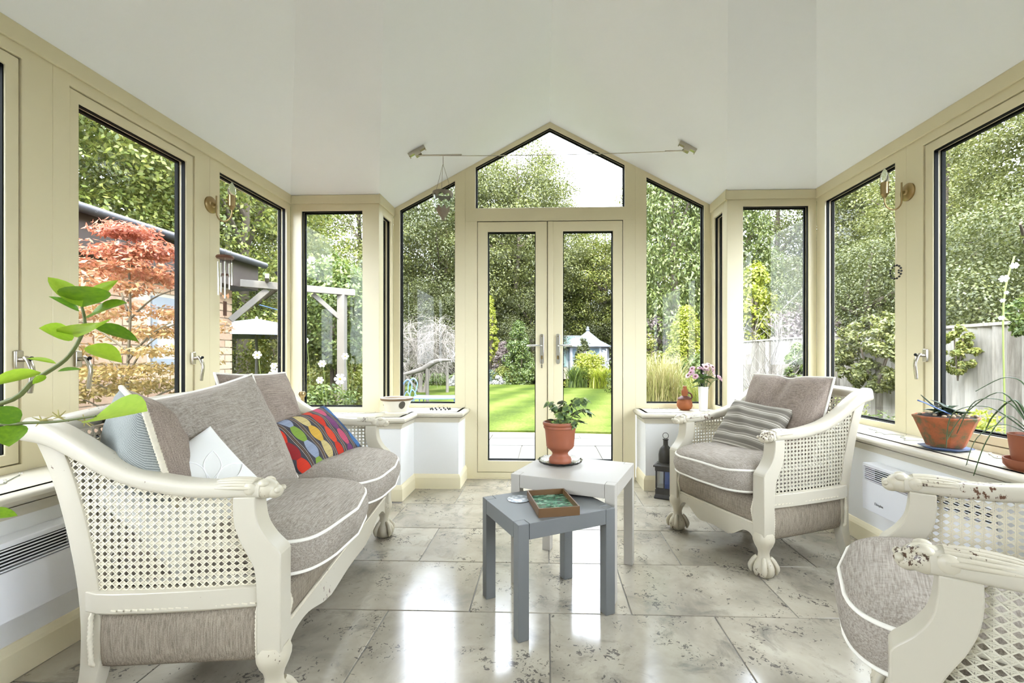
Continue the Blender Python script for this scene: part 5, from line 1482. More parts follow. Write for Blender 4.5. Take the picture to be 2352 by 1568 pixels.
# ---- trees: unique crowns reused as copies
def tree(name, seed, h, rx, ry, z0, nclump, per, leaf, mat, shape='oval', trunk_r=0.18):
    rng = np.random.default_rng(seed)
    root = empty(name)
    k = nclump
    d = unit(rng.normal(size=(k, 3))); rad = rng.uniform(.25, 1, size=(k, 1)) ** .42
    zc = (h + z0) / 2; rz_ = (h - z0) / 2
    if shape == 'oval':
        C = d * rad * np.array([rx, ry, rz_]) + np.array([0, 0, zc])
        Rr = np.stack([rng.uniform(.45, .85, k), rng.uniform(.45, .85, k), rng.uniform(.28, .5, k)], axis=1) * (rx / 2.6)
        V_, Q_ = clump_leaves(C, Rr, per, leaf, rng)
    else:     # cone
        zz = rng.uniform(0, 1, k) ** 1.25; a = rng.uniform(0, 2 * PI, k); r = (1 - zz) ** .72 * rng.uniform(.6, 1.0, k) ** .5
        C = np.stack([np.cos(a) * r * rx, np.sin(a) * r * ry, z0 + zz * (h - z0)], axis=1)
        Rr = np.stack([np.full(k, .42), np.full(k, .42), np.full(k, .36)], axis=1) * (rx / 1.6)
        V_, Q_ = clump_leaves(C, Rr, per, leaf, rng, asp=.42, up=.25, down=1.6)
    o = np_obj('foliage', V_, Q_, mat, root); o['kind'] = 'stuff'
    q = MB(); rr = random.Random(seed)
    q.tube(spline([(0, 0, 0), (rr.uniform(-.1, .1), 0, h * .3), (rr.uniform(-.2, .2), rr.uniform(-.2, .2), h * .6), (0, 0, h * .9)], 4), [trunk_r * (1 - .075 * i) for i in range(13)], 8)
    q.build('trunk', M_bark2, root, smooth=60)
    for i in range(6):
        a = rr.uniform(0, 2 * PI); zz = rr.uniform(max(z0, .8), h * .6); q = MB()
        q.tube(spline([(0, 0, zz), (math.cos(a) * rx * .4, math.sin(a) * ry * .4, zz + h * .10), (math.cos(a) * rx * .85, math.sin(a) * ry * .85, zz + h * .2)], 3), [trunk_r * .4 * (1 - .13 * j) for j in range(7)], 6)
        q.build('bough', M_bark2, root, smooth=60)
    return root
# front row and side rows: (kind, x, y, scale, rotation, label)
T_oak = tree('oak_tree', 1, 11.0, 2.9, 2.7, 1.6, 250, 290, .10, L_oak)
T_oak2 = tree('oak_tree', 2, 10.0, 3.2, 2.8, 1.0, 230, 290, .10, L_dark)
T_ash = tree('ash_tree', 3, 8.6, 2.6, 2.5, 1.2, 190, 290, .095, L_gold)
T_cyp = tree('cypress', 4, 9.5, 1.75, 1.7, 0.1, 520, 90, .12, L_cyp, 'cone', .14)
T_under = tree('hedge_tree', 5, 4.6, 2.5, 1.6, 0.0, 150, 480, .058, L_dark)
spots = [
    (T_oak, -1.4, 21.5, 1.06, 0.3, 'tall oak whose crown fills the left half of the gable light'),
    (T_oak2, -5.2, 22.5, 1.10, 1.1, 'dark oak seen through the window left of the doors'),
    (T_oak, -8.6, 21.0, 1.08, 2.2, 'tall oak seen above the silvery dead tree'),
    (T_oak2, 1.9, 25.5, 0.80, 2.9, 'dark tree below the bright sky in the gable light'),
    (T_ash, 3.0, 23.5, 0.96, 0.7, 'yellowing tree in the top right of the right door leaf'),
    (T_oak, 5.6, 22.0, 0.96, 4.0, 'oak at the right edge of the gable light'),
    (T_oak2, 9.2, 19.0, 1.12, 0.5, 'dark oak behind the cypress'),
    (T_oak, 12.2, 17.0, 1.05, 5.1, 'oak in the upper part of the window right of the bay'),
    (T_oak2, 13.2, 12.6, 0.55, 3.3, 'dark oak over the fence behind the bare branches'),
    (T_oak, 12.5, 8.8, 1.0, 1.7, 'oak in the upper part of the right window beside the lamp'),
    (T_oak, 9.3, 10.8, 0.62, 2.6, 'pale oak over the fence left of the right wall lamp'),
    (T_oak2, 10.2, 6.2, 0.86, 4.4, 'dark tree over the fence above the bead ring'),
    (T_oak, 10.6, 4.9, 0.76, 0.9, 'leafy tree in the large right window under the bright sky'),
    (T_oak2, 12.4, 1.5, 0.66, 0.2, 'tree at the far right edge above the spider plant'),
    (T_oak2, -12.0, 17.0, 1.05, 0.9, 'dark oak high in the window left of the bay'),
    (T_ash, -7.2, 10.6, 0.98, 1.9, 'yellow-green ash behind the pergola beam'),
    (T_oak, -11.0, 12.2, 1.05, 3.6, 'oak behind the ash, left of the pergola'),
    (T_ash, -9.3, 7.2, 1.04, 5.0, 'bright tree over the brick outbuilding beside the left wall lamp'),
    (T_oak, -10.5, 4.6, 0.98, 2.5, 'tree over the outbuilding roof above the red maple'),
    (T_oak2, -12.0, 1.5, 0.95, 4.7, 'tree at the far left edge beyond the outbuilding'),
    (T_oak2, -1.0, 30.0, 1.0, 2.0, 'far dark tree glimpsed between the oaks behind the doors'),
    (T_oak2, -15.0, 23.0, 1.1, 1.4, 'far dark tree at the left end of the oaks'),
    (T_oak2, 8.5, 28.0, 1.0, 5.7, 'far dark tree behind the cypress and oaks'),
    (T_oak2, 16.0, 20.0, 1.1, 0.1, 'far dark tree at the right end of the oaks'),
    (T_oak, -3.3, 23.4, 1.02, 1.9, 'tall oak at the left edge of the gable light'),
    (T_oak, -0.5, 24.5, 1.04, 5.2, 'pale oak just behind the tall oak of the gable light'),
    (T_oak2, -3.2, 25.8, 1.12, 0.6, 'dark oak just behind the tall oak of the gable light'),
    (T_oak2, -7.0, 27.5, 1.1, 3.0, 'far dark tree behind the silvery dead tree'),
    (T_oak2, 4.6, 29.0, 0.82, 4.2, 'far dark tree behind the summerhouse'),
    (T_under, 2.6, 24.5, 1.1, 4.4, 'dark hedge tree behind the greenhouse'),
    (T_under, -6.0, 20.2, 1.05, 5.4, 'dark hedge tree between the bench window and the dead tree'),
    (T_cyp, 3.75, 13.2, 1.0, 0.0, 'tall pale green cypress right of the garden doors'),
    (T_cyp, 5.9, 14.4, 0.92, 1.3, 'second cypress, partly behind the first'),
    (T_under, -4.0, 20.4, 0.95, 0.2, 'dark hedge tree left of the yellow columnar conifer'),
    (T_under, -0.6, 21.0, 0.92, 1.4, 'dark hedge tree behind the garden door handles'),
    (T_under, -8.0, 18.6, 1.0, 2.7, 'dark hedge tree behind the silvery dead tree'),
    (T_under, 5.2, 19.5, 1.0, 3.5, 'dark hedge tree right of the summerhouse'),
    (T_under, -9.8, 13.2, 1.0, 0.9, 'dark hedge tree behind the pergola post'),
    (T_under, -7.8, 7.6, 0.8, 4.1, 'dark hedge tree behind the white parasol'),
    (T_under, 8.2, 15.2, 1.0, 5.2, 'dark hedge tree behind the golden conifer'),
    (T_under, 7.0, 10.0, 0.85, 2.2, 'dark hedge tree over the far end of the fence'),
    (T_under, 6.6, 6.3, 0.74, 0.8, 'bushy tree just behind the fence beside the right wall lamp'),
    (T_under, 6.9, 3.6, 0.72, 1.8, 'bushy tree just behind the fence in the large right window'),
]
used = set()
for proto, x, y, s, r, lb in spots:
    o = proto if id(proto) not in used else copy_tree(proto)
    used.add(id(proto)); o.location = (x, y, GZ - .03); o.rotation_euler = (0, 0, r); o.scale = (s, s, s)
    tag(o, lb, 'tree', 'trees around the garden')

def shrub(name, loc, rx, ry, h, nc, per, leaf, mat, label, seed, cone=False, asp=.55, up=.6, down=0., cl=0.3, cat='shrub', group='garden shrubs', z0=0.0, stem=True):
    rng = np.random.default_rng(seed); root = empty(name, loc, 0, label, cat, group)
    k = nc
    if cone:
        zz = rng.uniform(0, 1, k) ** 1.1; a = rng.uniform(0, 2 * PI, k); r = (1 - zz ** 1.6) ** .8 * rng.uniform(.75, 1, k)
        C = np.stack([np.cos(a) * r * rx, np.sin(a) * r * ry, z0 + .04 + zz * (h - z0) * .96], axis=1)
    else:
        d = unit(rng.normal(size=(k, 3))); d[:, 2] = np.abs(d[:, 2]) if z0 == 0 else d[:, 2]
        rad = rng.uniform(.3, 1, size=(k, 1)) ** .4
        C = d * rad * np.array([rx, ry, h if z0 == 0 else (h - z0) / 2]) + np.array([0, 0, 0 if z0 == 0 else (h + z0) / 2])
    c = cl * min(rx, h)
    Rr = np.stack([rng.uniform(.6, 1.2, k) * c, rng.uniform(.6, 1.2, k) * c, rng.uniform(.5, .9, k) * c], axis=1)
    V_, Q_ = clump_leaves(C, Rr, per, leaf, rng, asp, up, down)
    o = np_obj('foliage', V_, Q_, mat, root); o['kind'] = 'stuff'
    if stem:
        rr = random.Random(seed)
        for i in range(3):
            a = rr.uniform(0, 2 * PI); q = MB(); q.tube(spline([(0, 0, 0), (math.cos(a) * rx * .2, math.sin(a) * ry * .2, h * .35), (math.cos(a) * rx * .4, math.sin(a) * ry * .4, h * .75)], 3), [.012 * max(.5, h)] * 7, 5); q.build('stem', M_bark2, root)
    return root
def grass_clump(name, loc, r, h, n, mat, label, seed, w=0.012, droop=.5, group='garden grasses'):
    rng = np.random.default_rng(seed); Vs = []; Qs = []
    a = rng.uniform(0, 2 * PI, n); lean = rng.uniform(.15, 1, n) * r; hh = h * rng.uniform(.6, 1.05, n); bx = rng.normal(size=(n, 2)) * r * .22
    K = 5; tt = np.linspace(0, 1, K)
    cx = bx[:, 0:1] + np.cos(a)[:, None] * lean[:, None] * tt ** 1.8; cy = bx[:, 1:2] + np.sin(a)[:, None] * lean[:, None] * tt ** 1.8
    cz = hh[:, None] * (tt * (1 + droop * .6) - droop * .6 * tt ** 3)
    ww = (w * (1 - tt ** 2) + .0008)[None, :]
    sx, sy = -np.sin(a)[:, None] * ww, np.cos(a)[:, None] * ww
    V_ = np.stack([np.stack([cx + sx, cy + sy, cz], -1), np.stack([cx - sx, cy - sy, cz], -1)], axis=2).reshape(-1, 3)
    base = (np.arange(n) * K * 2)[:, None] + (np.arange(K - 1) * 2)[None, :]
    Q_ = np.stack([base, base + 1, base + 3, base + 2], -1).reshape(-1, 4)
    o = np_obj(name, V_, Q_, mat); o.location = loc; o['kind'] = 'stuff'
    return tag(o, label, 'grass', group, 'stuff')
g = GZ
shrub('columnar_conifer', (-2.35, 19.0, g), .42, .42, 3.7, 260, 40, .09, L_lime, 'yellow-green columnar conifer at the left of the left door leaf', 1, True, .4, .9, cl=.28)
shrub('conical_shrub', (-1.1, 17.9, g), .62, .6, 2.5, 160, 60, .08, L_shrub, 'grey-green conical shrub behind the left door handle', 2, True, cl=.3)
shrub('mauve_shrub', (-1.75, 18.4, g), .5, .5, 1.7, 70, 60, .07, L_mauve, 'mauve feathery plant beside the columnar conifer', 3, True)
shrub('chartreuse_mound', (1.52, 16.6, g), .78, .7, 1.25, 130, 70, .075, L_lime, 'bright chartreuse shrub in front of the summerhouse', 4)
shrub('green_mound', (1.42, 17.6, g), .5, .5, 1.75, 80, 60, .07, L_dark, 'dark green shrub behind the chartreuse mound', 5, True)
grass_clump('strap_leaved_clump', (2.0, 15.6, g), .85, .72, 500, L_lime, 'yellow-green strap-leaved clump at the end of the lawn', 6, .018)
grass_clump('strap_leaved_clump', (1.05, 16.0, g), .6, .75, 350, L_shrub, 'green strap-leaved clump left of the chartreuse mound', 7, .018)
grass_clump('strap_leaved_clump', (2.7, 15.4, g), .6, .6, 300, L_hay, 'straw-coloured clump right of the chartreuse mound', 8, .016)
shrub('border_plant', (-0.35, 17.5, g), .75, .5, 1.0, 80, 60, .07, L_shrub, 'leafy border plant below the left door handle', 9)
shrub('border_plant', (-1.6, 17.9, g), .6, .4, .7, 60, 60, .06, L_gold, 'yellow border plant below the conical shrub', 10)
shrub('border_plant', (-2.5, 18.0, g), .6, .45, .65, 60, 60, .06, L_blue, 'blue-green border plant at the foot of the columnar conifer', 11)
L_whitefl = leaf_mat('white_blossom', [lin(206, 204, 200), lin(220, 220, 216), lin(190, 192, 180)], .2)
shrub('white_flower_mound', (-1.85, 17.55, g), .30, .25, .36, 40, 50, .05, L_whitefl, 'small white flower mound at the lawn edge behind the left door leaf', 12, stem=False)
shrub('white_flower_mound', (-3.3, 16.4, g), .30, .25, .42, 40, 50, .05, L_whitefl, 'small white flower mound beside the white posts', 13, stem=False)
shrub('low_border', (-4.2, 16.9, g), 1.3, .5, .45, 90, 60, .06, L_shrub, 'low leafy border behind the blue bench', 14)
# behind the right window of the bay
shrub('golden_conifer', (3.28, 10.8, g), .62, .55, 2.25, 240, 60, .075, L_lime, 'golden upright conifer in the window right of the doors', 15, True, .4, 1.4)
shrub('evergreen_shrub', (3.35, 10.1, g), .55, .5, 1.25, 90, 70, .06, L_shrub, 'dark green shrub at the foot of the golden conifer', 16)
shrub('border_shrub', (2.55, 11.6, g), .55, .5, 1.6, 100, 60, .07, L_gold, 'yellowish leafy shrub left of the golden conifer', 17)
shrub('mauve_shrub', (2.9, 12.2, g), .7, .5, 2.2, 90, 60, .07, L_mauve, 'mauve seed-headed plant above the yellowish shrub', 18, True)
grass_clump('tall_grass', (2.15, 8.6, g), .75, 1.15, 800, L_hay, 'tall dry grass clump behind the gourd bottle', 19, .006, .35)
grass_clump('tall_grass', (2.75, 8.0, g), .6, .8, 500, L_gold, 'yellow grass clump behind the pink flowers', 20, .006, .4)
# right facet and fence side
shrub('yellow_shrub', (5.25, 11.6, g), .75, .7, 3.4, 170, 60, .10, L_lime, 'yellow shrub rising over the fence at the right of the bay', 21, True, cl=.35)
shrub('mauve_shrub', (5.3, 9.6, g), .9, .8, 2.3, 110, 60, .08, L_mauve, 'purple-grey smoke bush behind the fence', 22)
shrub('blue_spruce', (4.95, 8.3, g), .6, .6, 1.75, 100, 60, .07, L_blue, 'blue-green bush over the fence right of the bare branches', 23)
shrub('fence_climber', (3.95, 7.2, 0.0), .35, .55, 1.25, 90, 60, .055, L_shrub, 'leafy climber on the fence at the right of the facet window', 24)
shrub('fence_climber', (3.98, 5.65, .55), .30, .70, .95, 130, 70, .05, L_oak, 'ivy mound hanging over the fence below the bead ring', 25, z0=0.02)
shrub('fence_climber', (4.05, 4.62, .75), .14, .14, .55, 40, 60, .045, L_gold, 'small ivy tuft at the edge of the large right window', 26, z0=0.02)
shrub('fence_climber', (4.05, 3.55, 1.0), .20, .55, .62, 70, 50, .045, L_shrub, 'trailing climber across the fence top in the large right window', 27, z0=0.02)
shrub('low_shrub', (2.85, 4.15, g), .52, .45, .62, 100, 70, .035, L_shrub, 'low clipped shrub under the fence beside the far armchair', 28)
shrub('low_conifer', (2.55, 2.95, g), .36, .40, .82, 110, 70, .045, L_lime, 'bright feathery conifer behind the mossy pot', 29, False, .3, .6)
shrub('low_shrub', (3.3, 5.4, g), .45, .5, .70, 80, 70, .04, L_oak, 'dark low shrub at the foot of the fence', 30)
# left side
shrub('leafy_border', (-3.0, 6.5, g), .60, .6, 1.35, 150, 80, .05, L_gold, 'yellow-green leafy bush at the foot of the pergola post', 31)
shrub('climbing_rose', (-2.75, 5.75, g), .55, .45, 2.35, 170, 70, .055, L_shrub, 'climbing rose on the pergola', 32, z0=.9)
shrub('leafy_border', (-3.6, 7.4, g), .8, .7, 2.5, 150, 70, .07, L_oak, 'tall green bush left of the pergola post', 33)
shrub('leafy_border', (-2.35, 4.75, g), .42, .4, .85, 90, 70, .045, L_shrub, 'leafy anemone clump under the left corner windows', 34)
shrub('leafy_border', (-5.4, 9.6, g), 1.3, .9, 2.0, 150, 70, .08, L_gold, 'golden bush behind the pergola post', 35)
shrub('leafy_border', (-5.6, 12.6, g), 1.2, .9, 1.6, 120, 70, .08, L_shrub, 'green bush left of the silvery dead tree', 36)

# ---- white anemones
M_pet = plain('white_petal', lin(196, 196, 192), 0.6, var=0.03)
M_yel = plain('yellow_stamen', lin(206, 180, 60), 0.7, var=0.2)
M_gst = plain('thin_green_stem', lin(108, 122, 62), 0.6, var=0.2)
def petal_flower(r, n=6):
    q = MB()
    for k in range(n):
        a = 2 * PI * k / n; e = PI / n * .98
        vs_ = [(0, 0, 0)] + [(r * m_ * math.cos(a + e * o_), r * m_ * math.sin(a + e * o_), z) for m_, o_, z in ((.55, -.9, .1 * r), (.95, -.7, .12 * r), (1.04, 0, .06 * r), (.95, .7, .12 * r), (.55, .9, .1 * r))]
        q.add(vs_, [(0, 1, 2, 3), (0, 3, 4, 5)])
    return q.mesh('petals', M_pet, smooth=180)
pf = petal_flower(1.0); ey = MB().sphere((0, 0, .12), (.22, .22, .12), 10, 6).mesh('flower_eye', M_yel, smooth=180)
def anemone(px_, py_, Y, r, label):
    p = aty(px_, py_, Y); root = empty('anemone', (p.x + .04, Y + .06, GZ), 0, label, 'flower', 'white anemones'); inv = Matrix.Translation((-p.x - .04, -Y - .06, -GZ))
    q = MB(); q.tube(spline([(p.x + .04, Y + .06, GZ), (p.x + .03, Y + .05, (p.z + GZ) / 2), (p.x, Y + .02, p.z - .005)], 4), .003, 5); o = q.build('stem', M_gst, root); o.matrix_parent_inverse = inv
    o = link('bloom', pf, root); o.matrix_parent_inverse = inv; d = Vector((-p.x * .5, -p.y, .9 + (hash(px_) % 5) * .1)).normalized()
    o.matrix_basis = Matrix.Translation(p) @ d.to_track_quat('Z', 'Y').to_matrix().to_4x4() @ Matrix.Diagonal((r, r, r, 1))
    link('flower_eye', ey, o)
for i, (x, y_, Y, r, lb) in enumerate((
        (632, 858, 4.1, .055, 'large white anemone just above the far sofa cushion'), (629, 840, 4.1, .03, 'small white anemone bud above the large one'), (591, 815, 4.3, .04, 'white anemone beside the brick corner'),
        (740, 835, 4.5, .038, 'upper of two white anemones low in the window left of the bay'), (735, 873, 4.5, .036, 'lower white anemone left of the pergola post'), (781, 870, 4.4, .055, 'white anemone in front of the pergola post'),
        (793, 818, 4.6, .036, 'white anemone right of the pergola post'), (703, 782, 4.8, .03, 'white anemone at the left edge of the narrow window'), (716, 598, 5.6, .05, 'white rose high in the window left of the bay'), (798, 655, 5.5, .03, 'small white rose near the pergola beam end'))):
    anemone(x, y_, Y, r, lb)
# hollyhock by the fence
hk = aty(2305, 700, 3.6); root = empty('hollyhock', (hk.x, 3.6, GZ), 0, 'pale hollyhock spire in front of the fence at far right', 'flower'); 
q = MB(); top = aty(2330, 600, 3.6); q.tube(spline([(0, 0, 0), (hk.x * 0 + .01, 0, .6), (.0, 0, hk.z - GZ), (top.x - hk.x, 0, top.z - GZ + .04)], 5), .006, 6); q.build('stem', M_gst, root)
for x, y_, r in ((2330, 610, .026), (2306, 640, .030), (2303, 690, .016), (2312, 672, .014), (2300, 730, .018)):
    p = aty(x, y_, 3.57); o = link('bloom', pf, root, (p.x - hk.x, -.03, p.z - GZ)); o.scale = (r, r, r); o.rotation_euler = Vector((-.7, -.6, .3)).to_track_quat('Z', 'Y').to_euler()

# ---- Japanese maple against the outbuilding
rng = np.random.default_rng(77)
mp = empty('japanese_maple', (-2.64, 2.78, GZ), 0, 'Japanese maple turning red in front of the brick outbuilding', 'tree')
k = 170
lay = rng.integers(0, 9, k); zc = .78 + GZ * 0 + lay * .125 + rng.normal(size=k) * .02 - GZ
rad_l = np.array([.30, .42, .50, .54, .52, .44, .32, .22, .11])[lay]
a = rng.uniform(0, 2 * PI, k); r = rad_l * np.sqrt(rng.uniform(0.05, 1, k))
C = np.stack([np.cos(a) * r, np.sin(a) * r, zc], axis=1); Rr = np.stack([np.full(k, .13), np.full(k, .13), np.full(k, .035)], axis=1)
V_, Q_ = clump_leaves(C, Rr, 60, .036, rng, .42, 1.0)
o = np_obj('foliage', V_, Q_, L_maple, mp); o['kind'] = 'stuff'; 
M_mb = plain('maple_bark', lin(118, 112, 92), 0.8, var=0.3)
rr = random.Random(8)
q = MB(); q.tube(spline([(0.0, 0, 0), (.03, 0, .45), (-.02, .02, .9), (.02, 0, 1.4), (0, 0, 1.85)], 5), [.016 - .0006 * i for i in range(21)], 7); q.build('trunk', M_mb, mp, smooth=60)
for i in range(14):
    a_ = rr.uniform(0, 2 * PI); z = rr.uniform(.5, 1.5); L = rr.uniform(.25, .5); q = MB()
    q.tube(spline([(0, 0, z), (math.cos(a_) * L * .5, math.sin(a_) * L * .5, z + .16), (math.cos(a_) * L, math.sin(a_) * L, z + .24)], 4), [.007 - .0005 * j for j in range(9)], 5); q.build('branch', M_mb, mp, smooth=60)

# ---- brick outbuilding on the left
XG = -3.3
ob = empty('outbuilding', (XG, 4.67, GZ), 0, 'low brick outbuilding with a deep dark fascia beyond the left windows', 'building')
inv = Matrix.Translation((-XG, -4.67, -GZ))
def opart(q, nm, mt, parent=ob, **k):
    o = q.build(nm, mt, parent, **k); o.matrix_parent_inverse = inv; return o
M_mortar = plain('lime_mortar', lin(196, 188, 172), 0.95, var=0.15)
q = MB(); q.box((XG - 2.4, 0.2, GZ), (XG - .012, 4.658, 1.70)); core = opart(q, 'wall_core', M_mortar)
def brickmat():
    t = NT('buff_brick'); oi = t.node('ShaderNodeObjectInfo'); n = t.noise(t.coords('Object'), 30, 4, .6)
    f = t.math('ADD', t.math('MULTIPLY', oi.outputs['Random'], .65), t.math('MULTIPLY', n, .35))
    t.set(t.ramp(f, [(0.1, lin(150, 124, 104)), (.4, lin(176, 150, 126)), (.7, lin(192, 168, 142)), (.95, lin(164, 140, 124))]), .9, spec=.2); t.bump(n, .4, .004); return t.m
M_brick = brickmat()
bl = MB().box((-.012, -.1075, -.0325), (.0, .1075, .0325)).mesh('brick', M_brick); bh = MB().box((-.012, -.051, -.0325), (.0, .051, .0325)).mesh('brick', M_brick)
be = MB().box((-.1075, -.012, -.0325), (.1075, 0, .0325)).mesh('brick', M_brick)
win = (3.70, 4.18, 0.92, 1.50)
bw_ = MB()
for c_ in range(24):
    z = GZ + .04 + c_ * .075
    if z > 1.66: break
    y = 4.67 - (.1075 if c_ % 2 else .051); mesh_, half = (bl, .1075) if c_ % 2 else (bh, .051)
    while y > 0.35:
        if not (win[0] - .03 < y + half and y - half < win[1] + .03 and win[2] - .03 < z < win[3] + .04):
            if y > 2.2:
                o = link('brick', mesh_, ob, (XG, y, z)); o.matrix_parent_inverse = inv
            else: bw_.box((XG - .012, y - half, z - .0325), (XG, y + half, z + .0325))
        y -= half + .0105 + .1075; mesh_, half = bl, .1075
    o = link('brick', be, ob, (XG - .12 - (.03 if c_ % 2 else 0), 4.67, z)); o.matrix_parent_inverse = inv
o = opart(bw_, 'brickwork', M_brick); o['kind'] = 'stuff'
M_fascia = plain('dark_brown_fascia', lin(64, 54, 48), 0.6, var=0.25)
q = MB(); q.box((XG - 2.6, 0.0, 1.70), (XG + .16, 4.86, 1.98)); fs_ = opart(q, 'fascia', M_fascia, bevel=.004)
q = MB(); q.box((XG - 2.62, -.02, 1.98), (XG + .20, 4.90, 2.0)); opart(q, 'roof', plain('grey_felt', lin(84, 84, 88), .8, var=.2))
q = MB(); q.tube([(XG + .21, 0.0, 1.985), (XG + .21, 4.9, 1.985)], .035, 10); opart(q, 'gutter', plain('grey_gutter', lin(58, 58, 62), .5), smooth=60)
q = MB(); q.ring(rect(win[0], win[1], win[2], win[3]), rect(win[0] + .05, win[1] - .05, win[2] + .05, win[3] - .09), lambda a_, b_, d: (XG - d, a_, b_), -.004, .05); wf_ = opart(q, 'window', plain('white_window_paint', lin(140, 148, 154), .5))
q = MB(); q.prism(rect(win[0] + .05, win[1] - .05, win[2] + .05, win[3] - .09), lambda a_, b_, d: (XG - d, a_, b_), .02, .026); opart(q, 'pane', plain('dark_pane', lin(58, 78, 74), .05, spec=.8))

# ---- pergola
M_pg = plain('weathered_white_timber', lin(116, 112, 104), .8, var=.25, scale=10, bump=.3)
pg = empty('pergola', (-2.40, 5.28, GZ), 0, 'weathered white timber pergola beam and post beyond the left corner', 'pergola'); inv = Matrix.Translation((2.40, -5.28, -GZ))
A, B = Vector((-3.25, 4.50, 1.745)), Vector((-2.28, 5.34, 1.745)); d = (B - A).normalized(); n_ = Vector((-d.y, d.x, 0))
def ppart(c0, c1, w, h, nm, upv=(0, 0, 1)):
    c0, c1 = Vector(c0), Vector(c1); dd = (c1 - c0); ax = dd.normalized(); s_ = ax.cross(Vector(upv)).normalized(); u_ = s_.cross(ax)
    q = MB(); q.obox((c0 + c1) / 2, dd / 2, s_ * w / 2, u_ * h / 2); o = q.build(nm, M_pg, pg, bevel=.004); o.matrix_parent_inverse = inv
ppart(A, B, .045, .075, 'beam'); ppart((-2.40, 5.27, GZ), (-2.40, 5.27, 1.71), .085, .085, 'post', (1, 0, 0))
ppart((-3.24, 4.56, 1.36), (-2.98, 4.76, 1.70), .04, .06, 'brace'); ppart((-2.42, 5.25, 1.44), (-2.66, 5.09, 1.70), .04, .05, 'brace')
ppart(A + Vector((.42, .02, .06)), A + Vector((.12, .5, .06)), .04, .05, 'cross_rail')
q = MB(); q.lathe([(0, 0), (.02, 0), (.025, .05), (.05, .09), (.052, .10), (0, .10)], c=(A.x + .40, A.y + .28, 1.79), n=12); o = q.build('bird_feeder', M_gasket, smooth=60); tag(o, 'small black bird feeder dish on the pergola beam', 'bird feeder')
# white parasol and washing line
ps = empty('parasol', (-5.2, 8.0, GZ), 0, 'open white garden parasol behind the brick corner', 'parasol')
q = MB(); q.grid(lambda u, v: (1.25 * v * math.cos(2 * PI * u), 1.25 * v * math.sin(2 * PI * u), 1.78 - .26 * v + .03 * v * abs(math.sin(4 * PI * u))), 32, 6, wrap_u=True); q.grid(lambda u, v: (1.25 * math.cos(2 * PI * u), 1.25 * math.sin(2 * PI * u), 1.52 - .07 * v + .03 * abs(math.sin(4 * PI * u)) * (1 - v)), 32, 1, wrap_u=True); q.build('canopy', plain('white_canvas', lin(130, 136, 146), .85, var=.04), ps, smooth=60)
q = MB(); q.tube([(0, 0, 0), (0, 0, 1.76)], .025, 10); q.lathe([(0, 1.76), (.03, 1.77), (.02, 1.81), (0, 1.83)], n=12); q.build('pole', M_pg, ps, smooth=60)
q = MB(); q.tube(spline([(-3.12, 4.85, 1.55), (-3.6, 6.3, 1.60), (-4.1, 8.0, 1.72)], 6), .006, 6); o = q.build('washing_line', plain('blue_cord', lin(96, 130, 196), .6), smooth=60); tag(o, 'thin blue washing line running from the pergola', 'washing line')

# ---- silvery dead tree, posts, log
dt = empty('dead_tree', (-3.75, 13.6, GZ), 0, 'silvery leafless weeping tree in the window left of the doors', 'tree')
rr = random.Random(31); TW = MB(); TR = MB()
def grow(mb, p, d, L, r, lvl):
    n = 4; path = [p]; dd = d.copy()
    for i in range(n):
        dd = (dd + Vector((rr.uniform(-.25, .25), rr.uniform(-.25, .25), rr.uniform(-.1, .12) - (.30 if lvl >= 2 else 0)))).normalized(); path.append(path[-1] + dd * L / n)
    mb.tube(path, [lerp(r, r * .45, i / n) for i in range(n + 1)], 5 if lvl else 7)
    if lvl < 3:
        for k_ in range((7, 8, 9)[lvl]):
            t_ = rr.uniform(.3, 1); b_ = path[int(t_ * n)]
            nd = (dd + Vector((rr.uniform(-1, 1), rr.uniform(-1, 1), rr.uniform(-.2, .7)))).normalized()
            grow(TW if lvl >= 0 else mb, b_, nd, L * rr.uniform(.5, .75), r * .42, lvl + 1)
for s_ in (-1.3, -.5, .4, 1.2): grow(TR, Vector((s_ * .05, 0, 0)), Vector((s_ * .35, .1 * s_, 1)).normalized(), 1.8, .05, 0)
TR.build('trunk', M_twig, dt, smooth=60); o = TW.build('twigs', M_twig, dt, raw=True); o['kind'] = 'stuff'
for x, lb in ((-3.82, 'pale garden post left of the dead tree trunk'), (-3.62, 'pale thin post beside the dead tree trunk'), (-2.98, 'pale garden post right of the dead tree')):
    q = MB(); q.tube([(0, 0, 0), (0, 0, 1.35 if x < -3 else 1.0)], .045 if x != -3.62 else .03, 8); q.lathe([(.052, 1.35 if x < -3 else 1.0), (.04, 1.37 if x < -3 else 1.02), (0, 1.38 if x < -3 else 1.03)], n=8); o = q.build('garden_post', M_twig, smooth=60, loc=(x, 13.6, GZ)); tag(o, lb, 'post', 'pale garden posts')
lg = MB(); lg.tube(spline([(-2.95, 9.2, .60), (-2.55, 9.3, .72), (-2.25, 9.25, .88), (-1.95, 9.3, .90)], 5), [.03, .035, .04, .045, .05, .055, .06, .06, .055, .05, .045, .04, .035, .03, .02, .015], 8); lg.tube([(-2.45, 9.28, .75), (-2.45, 9.3, GZ)], .035, 7); lg.tube([(-2.9, 9.2, .6), (-2.95, 9.2, GZ)], .035, 7)
tag(lg.build('log_sculpture', plain('weathered_log', lin(88, 84, 78), .9, var=.3, scale=15), smooth=60), 'weathered grey log raised on stakes behind the blue bench', 'log')

